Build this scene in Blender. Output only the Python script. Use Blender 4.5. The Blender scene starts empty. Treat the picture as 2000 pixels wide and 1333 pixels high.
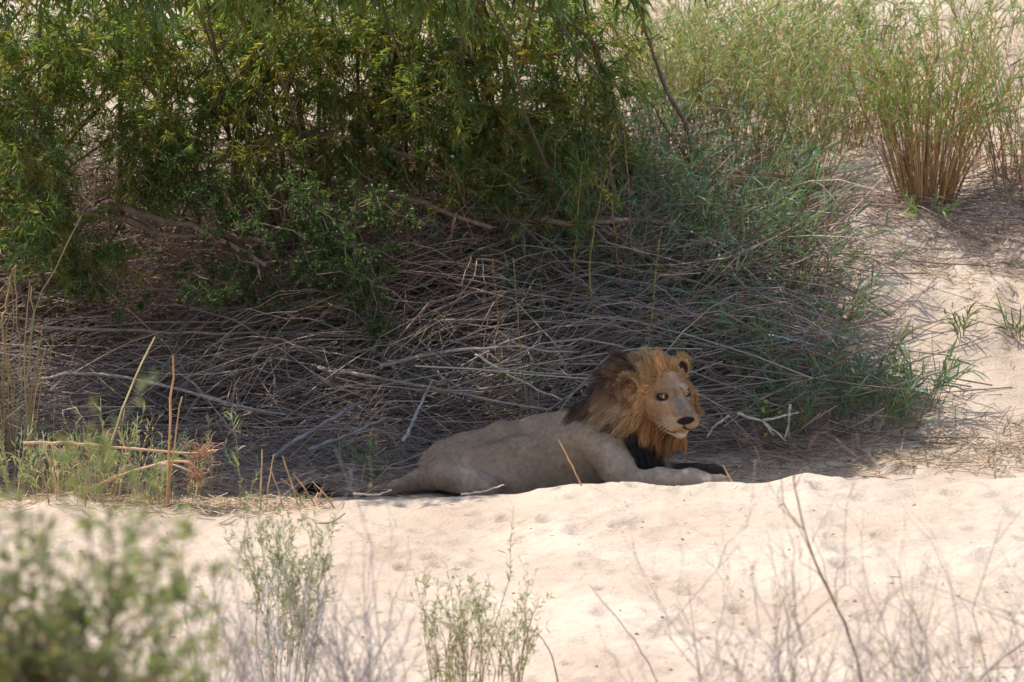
import bpy, math, random
import numpy as np
from mathutils import Vector
rad = math.radians
SC = bpy.context.scene
COL = SC.collection
rng = np.random.default_rng(7)

# ------------------------------------------------------------------ camera, sky, sun, exposure
PITCH = rad(9.0)
DIST = 45.0
LENS = 283.5
FPX = LENS / 36.0 * 2000.0
CAM = np.array([0.0, -DIST * math.cos(PITCH), 0.86 + DIST * math.sin(PITCH)])
cam = bpy.data.cameras.new('camera')
cam.lens = LENS; cam.sensor_width = 36.0; cam.clip_end = 2000.0; cam.clip_start = 0.5
cam.dof.use_dof = True; cam.dof.focus_distance = 44.7; cam.dof.aperture_fstop = 4.2
cam_o = bpy.data.objects.new('camera', cam); COL.objects.link(cam_o)
cam_o.location = CAM; cam_o.rotation_euler = (math.pi / 2 - PITCH, 0, 0)
SC.camera = cam_o

SUN_EL = rad(61.0)
SUN_H = np.array([-0.92, 0.39]); SUN_H /= np.linalg.norm(SUN_H)
SUN = np.array([SUN_H[0] * math.cos(SUN_EL), SUN_H[1] * math.cos(SUN_EL), math.sin(SUN_EL)])
w = bpy.data.worlds.new('World'); SC.world = w; w.use_nodes = True
nt = w.node_tree; bg = nt.nodes['Background']
sky = nt.nodes.new('ShaderNodeTexSky'); sky.sky_type = 'NISHITA'; sky.sun_disc = False
sky.sun_elevation = SUN_EL; sky.sun_rotation = math.atan2(SUN_H[0], SUN_H[1]); sky.dust_density = 2.0
nt.links.new(sky.outputs[0], bg.inputs[0]); bg.inputs[1].default_value = 0.15
sl = bpy.data.lights.new('sun', 'SUN'); sl.energy = 3.5; sl.angle = rad(0.55); sl.color = (1.0, 0.95, 0.87)
so = bpy.data.objects.new('sun', sl); COL.objects.link(so); so.location = (-20, 30, 60)
so.rotation_euler = Vector(SUN).to_track_quat('Z', 'Y').to_euler()
SC.view_settings.view_transform = 'Standard'; SC.view_settings.look = 'None'
SC.view_settings.gamma = 1.0; SC.view_settings.exposure = 0.80
try: SC.view_settings.use_curve_mapping = False
except Exception: pass
SC.render.engine = 'CYCLES'
SC.cycles.max_bounces = 7; SC.cycles.diffuse_bounces = 4; SC.cycles.transmission_bounces = 5
SC.cycles.use_denoising = True
SC.cycles.use_adaptive_sampling = True; SC.cycles.adaptive_threshold = 0.02

# ------------------------------------------------------------------ numeric helpers
def P(px, py, Y):
    """point on the ray through photo pixel (px, py) at depth Y"""
    px, py, Y = np.broadcast_arrays(np.asarray(px, float), np.asarray(py, float), np.asarray(Y, float))
    cp, sp = math.cos(PITCH), math.sin(PITCH)
    a = (px - 1000.0) / FPX; b = (666.5 - py) / FPX
    dx, dy, dz = a, cp + b * sp, -sp + b * cp
    t = (Y - CAM[1]) / dy
    return np.stack([dx * t, Y + 0 * t, CAM[2] + dz * t], -1)

def proj(p):
    d = np.asarray(p, float) - CAM
    cp, sp = math.cos(PITCH), math.sin(PITCH)
    f = d[..., 1] * cp - d[..., 2] * sp
    u = d[..., 1] * sp + d[..., 2] * cp
    return 1000 + FPX * d[..., 0] / f, 666.5 - FPX * u / f

_tab = np.random.default_rng(3).random((256, 256))
def vnoise(x, y):
    xi = np.floor(x).astype(int); yi = np.floor(y).astype(int)
    fx = x - xi; fy = y - yi
    fx = fx * fx * (3 - 2 * fx); fy = fy * fy * (3 - 2 * fy)
    a = _tab[xi & 255, yi & 255]; b = _tab[(xi + 1) & 255, yi & 255]
    c = _tab[xi & 255, (yi + 1) & 255]; d = _tab[(xi + 1) & 255, (yi + 1) & 255]
    return (a * (1 - fx) + b * fx) * (1 - fy) + (c * (1 - fx) + d * fx) * fy - 0.5
def fbm(x, y, o=4, g=0.5):
    s = 0; a = 1.0
    for i in range(o):
        s = s + a * vnoise(x * 2 ** i + 17.3 * i, y * 2 ** i + 9.1 * i); a *= g
    return s
def sstep(a, b, x):
    t = np.clip((x - a) / (b - a), 0, 1); return t * t * (3 - 2 * t)
def norm(v):
    return v / np.maximum(np.linalg.norm(v, axis=-1, keepdims=True), 1e-9)

# ------------------------------------------------------------------ ground height
_CX = [-4, -3, -1.9, -1.2, -0.7, -0.3, 0.0, 0.12, 0.4, 1.2, 1.45, 1.62, 1.85, 2.9, 4]
_CZ = [.09, .08, .045, .055, .085, .095, .105, .125, .15, .155, .165, .2, .17, .175, .18]
_fr = np.random.default_rng(11)
_FP = []
for _i in range(320):
    _FP.append((_fr.uniform(-3.4, 3.4), _fr.uniform(-7.5, -0.75), _fr.uniform(.05, .13), _fr.uniform(.010, .034)))
for _i in range(90):
    _FP.append((_fr.uniform(1.2, 3.4), _fr.uniform(-.5, 5.5), _fr.uniform(.06, .13), _fr.uniform(.01, .03)))
def ground(x, y, fine=False):
    x = np.asarray(x, float); y = np.asarray(y, float)
    hf = np.interp(x, _CX, _CZ)
    wob = 0.12 * fbm(x * 1.7, x * 0 + 3.3, 3)
    front = hf * (1 - sstep(-.62, -.36, y + wob))
    front = front * (1 - .25 * sstep(-1.2, -5.0, y))
    front = front + .075 * np.exp(-((y + .78 + wob) / .22) ** 2) * (fbm(x * 2.1, y * 1.2 + 5, 3))
    z = front + 0.177 * np.logaddexp(0, (-10.0 - y) / 1.2) * 1.2
    y0 = 1.15 - 0.12 * x + .25 * vnoise(x * .6 + 4, y * .2)
    s = np.logaddexp(0, (y - y0) / .22) * .22
    bank = 0.42 * s
    bank = 3.6 * (1 - np.exp(-bank / 3.6 - .12 * (bank / 3.6) ** 2))
    z = z + bank
    near = 1 - sstep(12, 30, np.abs(y))
    m = sstep(.8, 2.4, y)
    z = z + near * (.05 * fbm(x * .8, y * .8, 3) * (1 - sstep(-.9, -.5, y) * (1 - m)) + m * .24 * fbm(x * .9 + 7, y * .9, 4) + m * .05 * fbm(x * 3.3, y * 3.3 + 2, 2) + .012 * fbm(x * 4, y * 4, 3))
    z = z - m * .10 * np.exp(-((y - 2.0 - .35 * np.sin(x * 1.3)) / .3) ** 2) * sstep(1.3, 2.0, x)
    if fine:
        for fx, fy, fr, fd in _FP:
            q = (np.abs(x - fx) < 2.2 * fr) & (np.abs(y - fy) < 2.6 * fr)
            if q.any():
                r = np.sqrt(((x[q] - fx) / fr) ** 2 + ((y[q] - fy) / (fr * 1.25)) ** 2)
                z[q] += fd * (-np.exp(-(r * 1.35) ** 2) + .45 * np.exp(-((r - 1.25) / .35) ** 2))
        z = z + near * (.010 * fbm(x * 13, y * 9, 2) + .022 * np.abs(fbm(x * 3.1, y * 2.6 + 8, 3)) * (y < -.6))
    return z

def G(px, py):
    """ground point seen at photo pixel"""
    ys = np.linspace(-9, 14, 700)
    p = P(px, py, ys)
    d = p[:, 2] - ground(p[:, 0], p[:, 1])
    k = np.argmax(d < 0) if (d < 0).any() else len(ys) - 1
    q = p[k].copy(); q[2] = ground(q[0], q[1]); return q

# ------------------------------------------------------------------ mesh helpers
def mk(name, V, F, C=None, mat=None, parent=None, smooth=True, loc=None):
    me = bpy.data.meshes.new(name)
    V = np.asarray(V, np.float32).reshape(-1, 3)
    Fs = [np.asarray(f, np.int32) for f in (F if isinstance(F, list) else [F]) if len(f)]
    if loc is not None: V = V - np.asarray(loc, np.float32)
    me.vertices.add(len(V)); me.vertices.foreach_set('co', V.ravel())
    nl = sum(f.size for f in Fs); npoly = sum(len(f) for f in Fs)
    me.loops.add(nl); me.loops.foreach_set('vertex_index', np.concatenate([f.ravel() for f in Fs]))
    tot = np.concatenate([np.full(len(f), f.shape[1], np.int32) for f in Fs])
    st = np.concatenate([[0], np.cumsum(tot)[:-1]]).astype(np.int32)
    me.polygons.add(npoly); me.polygons.foreach_set('loop_start', st)
    me.polygons.foreach_set('use_smooth', np.full(npoly, smooth))
    if C is not None:
        C = np.asarray(C, np.float32)
        if C.ndim == 1: C = np.tile(C, (len(V), 1))
        at = me.color_attributes.new('Col', 'FLOAT_COLOR', 'POINT')
        at.data.foreach_set('color', np.concatenate([np.clip(C, 0, 1), np.ones((len(V), 1), np.float32)], 1).astype(np.float32).ravel())
    me.update(calc_edges=True); me.validate()
    o = bpy.data.objects.new(name, me); COL.objects.link(o)
    if mat is not None: me.materials.append(mat)
    if parent is not None: o.parent = parent
    return o

def thing(name, label, cat, loc=(0, 0, 0), group=None):
    o = bpy.data.objects.new(name, None); COL.objects.link(o); o.location = [float(v) for v in loc]
    o.empty_display_size = .1
    o['label'] = label; o['category'] = cat
    if group: o['group'] = group
    return o
def tag(o, label, cat=None, group=None, kind=None):
    o['label'] = label
    if cat: o['category'] = cat
    if group: o['group'] = group
    if kind: o['kind'] = kind
    return o

def tubes(paths, radii, sides=3):
    """paths (N,K,3), radii (N,K) -> V, [quads]"""
    N, K, _ = paths.shape
    T = np.gradient(paths, axis=1); T = norm(T)
    ref = np.where(np.abs(T[:, :1, 2:3]) > .9, np.array([1., 0, 0]), np.array([0, 0, 1.]))
    ref = np.broadcast_to(ref, T.shape)
    A = norm(np.cross(T, ref)); B = np.cross(T, A)
    an = np.arange(sides) * 2 * np.pi / sides
    V = paths[:, :, None] + radii[:, :, None, None] * (A[:, :, None] * np.cos(an)[:, None] + B[:, :, None] * np.sin(an)[:, None])
    idx = np.arange(N * K * sides).reshape(N, K, sides)
    a = idx[:, :-1]; b = idx[:, 1:]
    Q = np.stack([a, np.roll(a, -1, 2), np.roll(b, -1, 2), b], -1).reshape(-1, 4)
    caps = idx[:, -1] if sides in (3, 4) else idx[:, -1, :3]
    return V.reshape(-1, 3), [Q, caps.reshape(N, -1)]

def strips(paths, side, widths):
    """flat blades: paths (N,K,3), side (N,K,3), widths (N,K)"""
    N, K, _ = paths.shape
    V = np.stack([paths - side * widths[..., None] * .5, paths + side * widths[..., None] * .5], 2)
    idx = np.arange(N * K * 2).reshape(N, K, 2)
    Q = np.stack([idx[:, :-1, 0], idx[:, :-1, 1], idx[:, 1:, 1], idx[:, 1:, 0]], -1).reshape(-1, 4)
    return V.reshape(-1, 3), Q

def leaves(base, d, n, L, W):
    """folded diamond leaves"""
    s = norm(np.cross(d, n)); up = np.cross(s, d)
    L = L[:, None]; W = W[:, None]
    m = base + d * L * .42
    V = np.stack([base, m + s * W * .5 + up * W * .25, m - s * W * .5 + up * W * .25, base + d * L - up * L * .12], 1)
    i = np.arange(len(base))[:, None] * 4
    T = np.concatenate([i + np.array([[0, 1, 3]]), i + np.array([[0, 3, 2]])], 0)
    return V.reshape(-1, 3), T

class Geo:
    def __init__(s): s.V = []; s.F = {}; s.C = []; s.n = 0
    def add(s, V, F, C):
        for f in (F if isinstance(F, list) else [F]):
            s.F.setdefault(f.shape[1], []).append(f + s.n)
        C = np.asarray(C, float)
        if C.ndim == 1: C = np.tile(C, (len(V), 1))
        s.V.append(V); s.C.append(C); s.n += len(V)
    def build(s, name, mat, parent=None, loc=None, smooth=True):
        return mk(name, np.concatenate(s.V), [np.concatenate(v) for v in s.F.values()], np.concatenate(s.C), mat, parent, smooth, loc)

def rdir(n, r=rng):
    return norm(r.normal(size=(n, 3)))
def vary(c, n, rep, amt=.25, r=rng, hue=.08):
    """n colours round the palette c (k,3), each repeated rep times"""
    c = np.atleast_2d(np.asarray(c, float))
    q = c[r.integers(0, len(c), n)] * (1 + r.uniform(-amt, amt, (n, 1))) * (1 + r.uniform(-hue, hue, (n, 3)))
    return np.repeat(np.clip(q, 0, 1), rep, 0)

# ------------------------------------------------------------------ materials
def mat_col(name, rough=.7, spec=.2, trans=0.0, sheen=0.0, noise=0.0, nscale=60):
    m = bpy.data.materials.new(name); m.use_nodes = True
    t = m.node_tree; b = t.nodes['Principled BSDF']; out = t.nodes['Material Output']
    a = t.nodes.new('ShaderNodeAttribute'); a.attribute_name = 'Col'
    col = a.outputs['Color']
    if noise:
        tc = t.nodes.new('ShaderNodeTexCoord'); nz = t.nodes.new('ShaderNodeTexNoise')
        nz.inputs['Scale'].default_value = nscale; nz.inputs['Detail'].default_value = 3
        t.links.new(tc.outputs['Object'], nz.inputs['Vector'])
        mr = t.nodes.new('ShaderNodeMapRange'); mr.inputs[1].default_value = .25; mr.inputs[2].default_value = .75
        mr.inputs[3].default_value = 1 - noise; mr.inputs[4].default_value = 1 + noise
        t.links.new(nz.outputs[0], mr.inputs[0])
        vm = t.nodes.new('ShaderNodeVectorMath'); vm.operation = 'SCALE'
        t.links.new(col, vm.inputs[0]); t.links.new(mr.outputs[0], vm.inputs['Scale'])
        col = vm.outputs[0]
        bp = t.nodes.new('ShaderNodeBump'); bp.inputs['Strength'].default_value = .35; bp.inputs['Distance'].default_value = .004
        t.links.new(nz.outputs[0], bp.inputs['Height']); t.links.new(bp.outputs[0], b.inputs['Normal'])
    t.links.new(col, b.inputs['Base Color'])
    b.inputs['Roughness'].default_value = rough; b.inputs['Specular IOR Level'].default_value = spec
    if sheen:
        b.inputs['Sheen Weight'].default_value = sheen; b.inputs['Sheen Roughness'].default_value = .6
    if trans:
        tr = t.nodes.new('ShaderNodeBsdfTranslucent'); mx = t.nodes.new('ShaderNodeMixShader')
        mc = t.nodes.new('ShaderNodeVectorMath'); mc.operation = 'MULTIPLY'
        mc.inputs[1].default_value = (1.55, 1.5, .75)
        t.links.new(col, mc.inputs[0]); t.links.new(mc.outputs[0], tr.inputs[0])
        mx.inputs[0].default_value = trans
        t.links.new(b.outputs[0], mx.inputs[1]); t.links.new(tr.outputs[0], mx.inputs[2])
        t.links.new(mx.outputs[0], out.inputs[0])
    return m
M_LEAF = mat_col('leaf', .42, .5, .5)
M_REED = mat_col('reed_leaf', .55, .3, .30)
M_BARK = mat_col('bark', .85, .15, noise=.35, nscale=40)
M_DRY = mat_col('dry_stem', .7, .25)
M_FUR = mat_col('short_fur', .85, .06, noise=.2, nscale=38)
M_HAIR = mat_col('mane_hair', .6, .2, .12)
M_EYE = mat_col('eye', .06, .6)
M_NOSE = mat_col('nose', .42, .35)
M_STONE = mat_col('pebble', .9, .2)

def sand_material():
    m = bpy.data.materials.new('sand'); m.use_nodes = True
    t = m.node_tree; b = t.nodes['Principled BSDF']
    g = t.nodes.new('ShaderNodeNewGeometry')
    def noise(sc, det, rough=.55):
        n = t.nodes.new('ShaderNodeTexNoise'); n.inputs['Scale'].default_value = sc; n.inputs['Detail'].default_value = det
        n.inputs['Roughness'].default_value = rough
        t.links.new(g.outputs['Position'], n.inputs['Vector']); return n
    n1 = noise(.9, 6); n2 = noise(11, 5, .7); n3 = noise(60, 4, .7)
    r = t.nodes.new('ShaderNodeValToRGB'); e = r.color_ramp.elements
    e[0].position = .32; e[0].color = (.40, .305, .23, 1); e[1].position = .62; e[1].color = (.51, .415, .325, 1)
    t.links.new(n1.outputs[0], r.inputs[0])
    def spots(n, lo, hi, colr, prev):
        rr = t.nodes.new('ShaderNodeMapRange'); rr.inputs[1].default_value = lo; rr.inputs[2].default_value = hi
        rr.inputs[3].default_value = 0; rr.inputs[4].default_value = .75
        t.links.new(n.outputs[0], rr.inputs[0])
        mx = t.nodes.new('ShaderNodeMixRGB'); mx.inputs[2].default_value = colr
        t.links.new(rr.outputs[0], mx.inputs[0]); t.links.new(prev, mx.inputs[1]); return mx.outputs[0]
    c = spots(n2, .54, .74, (.36, .255, .18, 1), r.outputs[0])
    c = spots(n3, .60, .74, (.20, .14, .10, 1), c)
    # bank sand mixed towards dark brown across the thicket stretch
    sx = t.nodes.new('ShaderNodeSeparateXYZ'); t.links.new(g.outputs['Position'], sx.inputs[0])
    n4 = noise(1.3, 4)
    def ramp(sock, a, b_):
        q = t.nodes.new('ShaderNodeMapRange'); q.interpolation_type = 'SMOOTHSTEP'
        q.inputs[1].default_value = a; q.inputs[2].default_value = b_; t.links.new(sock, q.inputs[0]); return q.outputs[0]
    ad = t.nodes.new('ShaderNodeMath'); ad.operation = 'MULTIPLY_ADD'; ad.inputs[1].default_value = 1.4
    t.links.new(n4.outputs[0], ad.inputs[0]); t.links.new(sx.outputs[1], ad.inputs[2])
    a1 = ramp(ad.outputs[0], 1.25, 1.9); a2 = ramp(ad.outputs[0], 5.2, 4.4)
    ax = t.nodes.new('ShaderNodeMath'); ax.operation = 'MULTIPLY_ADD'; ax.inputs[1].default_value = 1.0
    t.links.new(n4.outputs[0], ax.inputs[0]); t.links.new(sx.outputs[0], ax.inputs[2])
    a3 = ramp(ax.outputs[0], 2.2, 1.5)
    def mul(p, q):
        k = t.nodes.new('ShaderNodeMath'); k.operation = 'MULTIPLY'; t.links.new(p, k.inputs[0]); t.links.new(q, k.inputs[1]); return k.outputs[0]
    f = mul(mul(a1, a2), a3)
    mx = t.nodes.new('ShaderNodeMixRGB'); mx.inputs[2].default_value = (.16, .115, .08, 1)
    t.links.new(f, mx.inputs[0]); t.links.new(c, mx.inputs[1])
    t.links.new(mx.outputs[0], b.inputs['Base Color'])
    b.inputs['Roughness'].default_value = .95; b.inputs['Specular IOR Level'].default_value = .1
    b1 = t.nodes.new('ShaderNodeBump'); b1.inputs['Strength'].default_value = .55; b1.inputs['Distance'].default_value = .05
    t.links.new(n2.outputs[0], b1.inputs['Height'])
    b2 = t.nodes.new('ShaderNodeBump'); b2.inputs['Strength'].default_value = .5; b2.inputs['Distance'].default_value = .014
    t.links.new(n3.outputs[0], b2.inputs['Height']); t.links.new(b1.outputs[0], b2.inputs['Normal'])
    t.links.new(b2.outputs[0], b.inputs['Normal'])
    return m

# ------------------------------------------------------------------ ground sheet
def axis(lo, hi, step, far, grow=1.25):
    a = list(np.arange(lo, hi + 1e-6, step)); s = step
    while a[-1] < far: s *= grow; a.append(a[-1] + s)
    s = step
    while a[0] > -far: s *= grow; a.insert(0, a[0] - s)
    return np.array(a)
gx = axis(-3.6, 3.6, .024, 160); gy = axis(-8, 7.5, .03, 160)
XX, YY = np.meshgrid(gx, gy, indexing='ij')
ZZ = ground(XX, YY, True)
ii = np.arange(XX.size).reshape(XX.shape)
Q = np.stack([ii[:-1, :-1], ii[1:, :-1], ii[1:, 1:], ii[:-1, 1:]], -1).reshape(-1, 4)
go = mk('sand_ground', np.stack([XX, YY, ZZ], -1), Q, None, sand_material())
tag(go, 'pale dry riverbed sand rising into a sandy bank', kind='structure')

# ------------------------------------------------------------------ the lion
def surfnet(f, org, h):
    s = f < 0
    nx, ny, nz = f.shape
    cnt = np.zeros((nx - 1, ny - 1, nz - 1), np.uint8)
    for i in (0, 1):
        for j in (0, 1):
            for k in (0, 1):
                cnt += s[i:nx - 1 + i, j:ny - 1 + j, k:nz - 1 + k]
    mask = (cnt > 0) & (cnt < 8)
    ci = np.argwhere(mask)
    idx = np.full(mask.shape, -1, np.int32); idx[mask] = np.arange(len(ci))
    acc = np.zeros((len(ci), 3)); num = np.zeros((len(ci), 1))
    cs = [(0, 0, 0), (1, 0, 0), (0, 1, 0), (1, 1, 0), (0, 0, 1), (1, 0, 1), (0, 1, 1), (1, 1, 1)]
    val = [f[ci[:, 0] + c[0], ci[:, 1] + c[1], ci[:, 2] + c[2]].astype(float) for c in cs]
    for a in range(8):
        for b in range(a + 1, 8):
            ca, cb = np.array(cs[a]), np.array(cs[b])
            if np.abs(ca - cb).sum() != 1: continue
            x = (val[a] < 0) != (val[b] < 0)
            t = val[a] / np.where(x, val[a] - val[b], 1)
            p = ca + t[:, None] * (cb - ca)
            acc[x] += p[x]; num[x] += 1
    V = org + h * (ci + acc / num)
    Fq = []
    for ax in range(3):
        sl0 = [slice(1, -1)] * 3; sl1 = [slice(1, -1)] * 3
        sl0[ax] = slice(0, -1); sl1[ax] = slice(1, None)
        d0 = s[tuple(sl0)]; d1 = s[tuple(sl1)]
        e = np.argwhere(d0 != d1)
        flip = d0[e[:, 0], e[:, 1], e[:, 2]]
        off = np.ones(3, int); off[ax] = 0
        c = e + off
        u, v = [(1, 2), (2, 0), (0, 1)][ax]
        eu = np.zeros(3, int); eu[u] = 1; ev = np.zeros(3, int); ev[v] = 1
        q = np.stack([idx[tuple((c - eu - ev).T)], idx[tuple((c - ev).T)], idx[tuple(c.T)], idx[tuple((c - eu).T)]], 1)
        q[~flip] = q[~flip][:, ::-1]
        Fq.append(q)
    return V, np.concatenate(Fq)

TH = rad(25.5); ROLL = rad(4.5); HP = rad(8); HS = 1.1
hf_ = np.array([math.sin(TH), -math.cos(TH), 0.0]); hs0 = np.array([math.cos(TH), math.sin(TH), 0.0]); hu0 = np.array([0, 0, 1.0])
hs_ = hs0 * math.cos(ROLL) + hu0 * math.sin(ROLL); hu_ = -hs0 * math.sin(ROLL) + hu0 * math.cos(ROLL)
hf_, hu_ = hf_ * math.cos(HP) - hu_ * math.sin(HP), hu_ * math.cos(HP) + hf_ * math.sin(HP)
HB = np.stack([hs_, hf_, hu_])                # rows: side, forward, up
HO = P(1313, 768.5, -.25)
def toH(p): return (p - HO) @ HB.T / HS
def fromH(q): return HO + np.asarray(q, float) * HS @ HB

EAR = {-1: np.array([-.174, -.148, .018]), 1: np.array([.126, -.150, .075])}
def ear_d(q, off=(0, 0, 0)):
    e = np.where((q[:, :1] < 0), EAR[-1] + np.array([-off[0], off[1], off[2]]), EAR[1] + np.array(off))
    return np.linalg.norm(q - e, axis=1)

class SDF:
    def __init__(s, lo, hi, h):
        s.lo = np.array(lo, float); s.h = h
        s.n = np.ceil((np.array(hi) - s.lo) / h).astype(int) + 1
        s.f = np.full(s.n, 1.0, np.float32)
    def sub(s, lo, hi):
        a = np.maximum(((np.array(lo) - s.lo) / s.h).astype(int), 0); b = np.minimum(((np.array(hi) - s.lo) / s.h).astype(int) + 2, s.n)
        sl = tuple(slice(i, j) for i, j in zip(a, b))
        ax = [s.lo[i] + s.h * np.arange(a[i], b[i]) for i in range(3)]
        return sl, np.stack(np.meshgrid(*ax, indexing='ij'), -1)
    def put(s, sl, d, k, cut):
        a = s.f[sl].astype(float)
        if cut:
            hh = np.clip(.5 - .5 * (a + d) / k, 0, 1)
            s.f[sl] = a * (1 - hh) - d * hh + k * hh * (1 - hh)
        else:
            hh = np.clip(.5 + .5 * (d - a) / k, 0, 1)
            s.f[sl] = d * (1 - hh) + a * hh - k * hh * (1 - hh)
    def cone(s, a, b, ra, rb, k=.05, head=False, cut=False):
        if head: a, b, ra, rb, k = fromH(a), fromH(b), ra * HS, rb * HS, k * HS
        a = np.asarray(a, float); b = np.asarray(b, float)
        m = max(ra, rb) + k * 1.6 + .03
        sl, g = s.sub(np.minimum(a, b) - m, np.maximum(a, b) + m)
        ab = b - a; t = np.clip(((g - a) @ ab) / max(ab @ ab, 1e-9), 0, 1)
        d = np.linalg.norm(g - a - t[..., None] * ab, axis=-1) - (ra + (rb - ra) * t)
        s.put(sl, d, k, cut)
    def ell(s, c, r, k=.04, head=False, cut=False, basis=None):
        r = np.asarray(r, float); B = basis if basis is not None else (HB if head else np.eye(3))
        if head: r = r * HS
        c = fromH(c) if head else np.asarray(c, float)
        m = r.max() + k * 1.6 + .03
        sl, g = s.sub(c - m, c + m)
        q = ((g - c) @ B.T) / r
        l = np.linalg.norm(q, axis=-1); l2 = np.linalg.norm(q / r, axis=-1)
        d = np.where(l2 > 1e-6, l * (l - 1) / np.maximum(l2, 1e-6), -r.min())
        s.put(sl, d, k, cut)

px2m = 1 / 350.0
def build_lion():
    S = SDF((-1.25, -.72, -.12), (1.42, .55, 1.0), .0052)
    def chain(pts, k=.06):
        for (a, b) in zip(pts[:-1], pts[1:]):
            S.cone(P(*a[:3]), P(*b[:3]), a[3] * px2m, b[3] * px2m, k)
    # trunk: near flank, far flank, spine ridge
    chain([(846, 930, -.02, 30), (905, 917, -.06, 46), (1000, 910, -.06, 53), (1100, 900, -.05, 60), (1180, 890, -.06, 62)])
    chain([(850, 918, .16, 34), (905, 905, .17, 48), (1000, 893, .18, 56), (1100, 880, .18, 66), (1180, 872, .14, 64)])
    chain([(842, 906, .10, 16), (866, 890, .10, 20), (915, 872, .10, 20), (980, 852, .10, 20), (1055, 840, .09, 22), (1120, 826, .07, 26)], .09)
    # belly sag
    S.ell(P(1010, 935, -.10), (.30, .15, .11), .06)
    # haunch, thigh, knee and hind foot on the near side
    S.ell(P(884, 920, -.12), (.14, .10, .105), .05)
    chain([(872, 926, -.18, 33), (918, 942, -.24, 27), (955, 953, -.27, 22)], .03)
    # far haunch
    S.ell(P(885, 905, .26), (.15, .09, .12), .05)
    # withers, shoulder blade
    S.ell(P(1120, 852, .02), (.16, .13, .10), .07)
    S.cone(P(1128, 848, -.16), P(1180, 895, -.22), .055, .08, .05)
    # near foreleg
    S.cone(P(1062, 828, -.10), P(985, 858, -.17), .010, .012, .035, cut=True)
    S.cone(P(985, 858, -.17), P(900, 893, -.20), .012, .008, .035, cut=True)
    chain([(1150, 862, -.22, 26), (1188, 890, -.27, 36), (1205, 915, -.32, 36), (1228, 940, -.34, 27)], .022)
    chain([(1228, 941, -.34, 25), (1290, 938, -.38, 20.5), (1350, 937, -.42, 18.5), (1376, 938, -.44, 17)], .035)
    S.ell(P(1402, 942, -.47), (.075, .055, .045), .03)
    for i, dy in enumerate((-.045, -.015, .015, .042)):
        S.ell(P(1424 - abs(i - 1.4) * 3, 948, -.475 + dy), (.034, .019, .027), .012)
    # far foreleg
    chain([(1180, 890, .12, 44), (1240, 915, .10, 34), (1300, 926, .06, 20), (1360, 921, .05, 17)], .045)
    S.ell(P(1390, 921, .05), (.07, .055, .042), .03)
    for i, dy in enumerate((-.045, -.015, .015, .042)):
        S.ell(P(1411 - abs(i - 1.4) * 3, 924, .05 + dy), (.032, .019, .026), .012)
    # chest and neck
    S.cone(P(1175, 868, -.02), P(1262, 800, -.10), .19, .135, .07)
    S.cone(P(1130, 842, .05), P(1235, 765, -.03), .12, .11, .07)
    S.ell(P(1240, 868, -.14), (.13, .13, .15), .06)
    S.ell(P(1222, 748, .03), (.125, .13, .125), .06)
    # tail
    chain([(850, 925, .04, 26), (812, 941, .0, 18), (765, 954, -.08, 12), (700, 961, -.12, 9), (650, 962, -.14, 8), (606, 955, -.16, 8)], .03)
    # ---- head (side, forward, up)
    S.ell((0, -.115, .02), (.118, .125, .100), .04, True)
    S.ell((0, -.035, .040), (.090, .058, .054), .03, True)
    for s in (-1, 1):
        S.cone((s * .022, -.01, .008), (s * .023, .118, -.072), .037, .031, .02, True)
        S.ell((s * .058, .030, -.085), (.045, .060, .055), .025, True)
        S.ell((s * .045, .094, -.122), (.051, .062, .045), .014, True)
        S.cone((s * .075, -.08, -.130), (s * .022, .070, -.170), .052, .032, .03, True)
        S.ell((s * .092, -.065, -.060), (.052, .075, .080), .03, True)
        S.ell((s * .078, .000, -.036), (.034, .034, .026), .025, True)
        S.cone((s * .030, .030, .028), (s * .096, -.004, .030), .015, .015, .03, True)
    S.ell((0, .086, -.182), (.034, .036, .032), .012, True)
    S.ell((0, .140, -.102), (.046, .022, .021), .010, True)
    S.cone((0, .050, .020), (0, .02, .095), .010, .012, .02, True, cut=True)
    for s in (-1, 1):
        S.ell((s * .064, .034, -.002), (.025, .018, .0115), .009, True, cut=True)
        S.cone((s * .005, .162, -.142), (s * .040, .142, -.162), .0045, .0045, .006, True, cut=True)
        S.cone((s * .040, .142, -.162), (s * .080, .075, -.150), .0045, .005, .006, True, cut=True)
        S.ell((s * .022, .160, -.104), (.010, .012, .006), .005, True, cut=True)
        # ears
        n = norm(np.array([s * .42, .88, .1])); up = norm(np.array([s * .35, -.1, 1.0])); sd = np.cross(n, up); up = np.cross(sd, n)
        B = np.stack([sd, n, up]) @ HB
        S.ell(EAR[s], (.060, .024, .064), .03, True, basis=B)
        c = EAR[s] + n * .026
        S.ell(c, (.042, .032, .047), .010, True, cut=True, basis=B)
    return surfnet(S.f, S.lo, S.h)

def vnormals(V, F):
    n = np.cross(V[F[:, 2]] - V[F[:, 0]], V[F[:, 3]] - V[F[:, 1]])
    N = np.zeros_like(V)
    for k in range(4): np.add.at(N, F[:, k], n)
    return norm(N)
def seg_d(p, a, b):
    a = np.asarray(a, float); b = np.asarray(b, float); ab = b - a
    t = np.clip(((p - a) @ ab) / (ab @ ab), 0, 1)
    return np.linalg.norm(p - a - t[..., None] * ab, axis=-1), t
def mixc(C, c, m):
    return C * (1 - m[:, None]) + np.asarray(c) * m[:, None]

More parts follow.
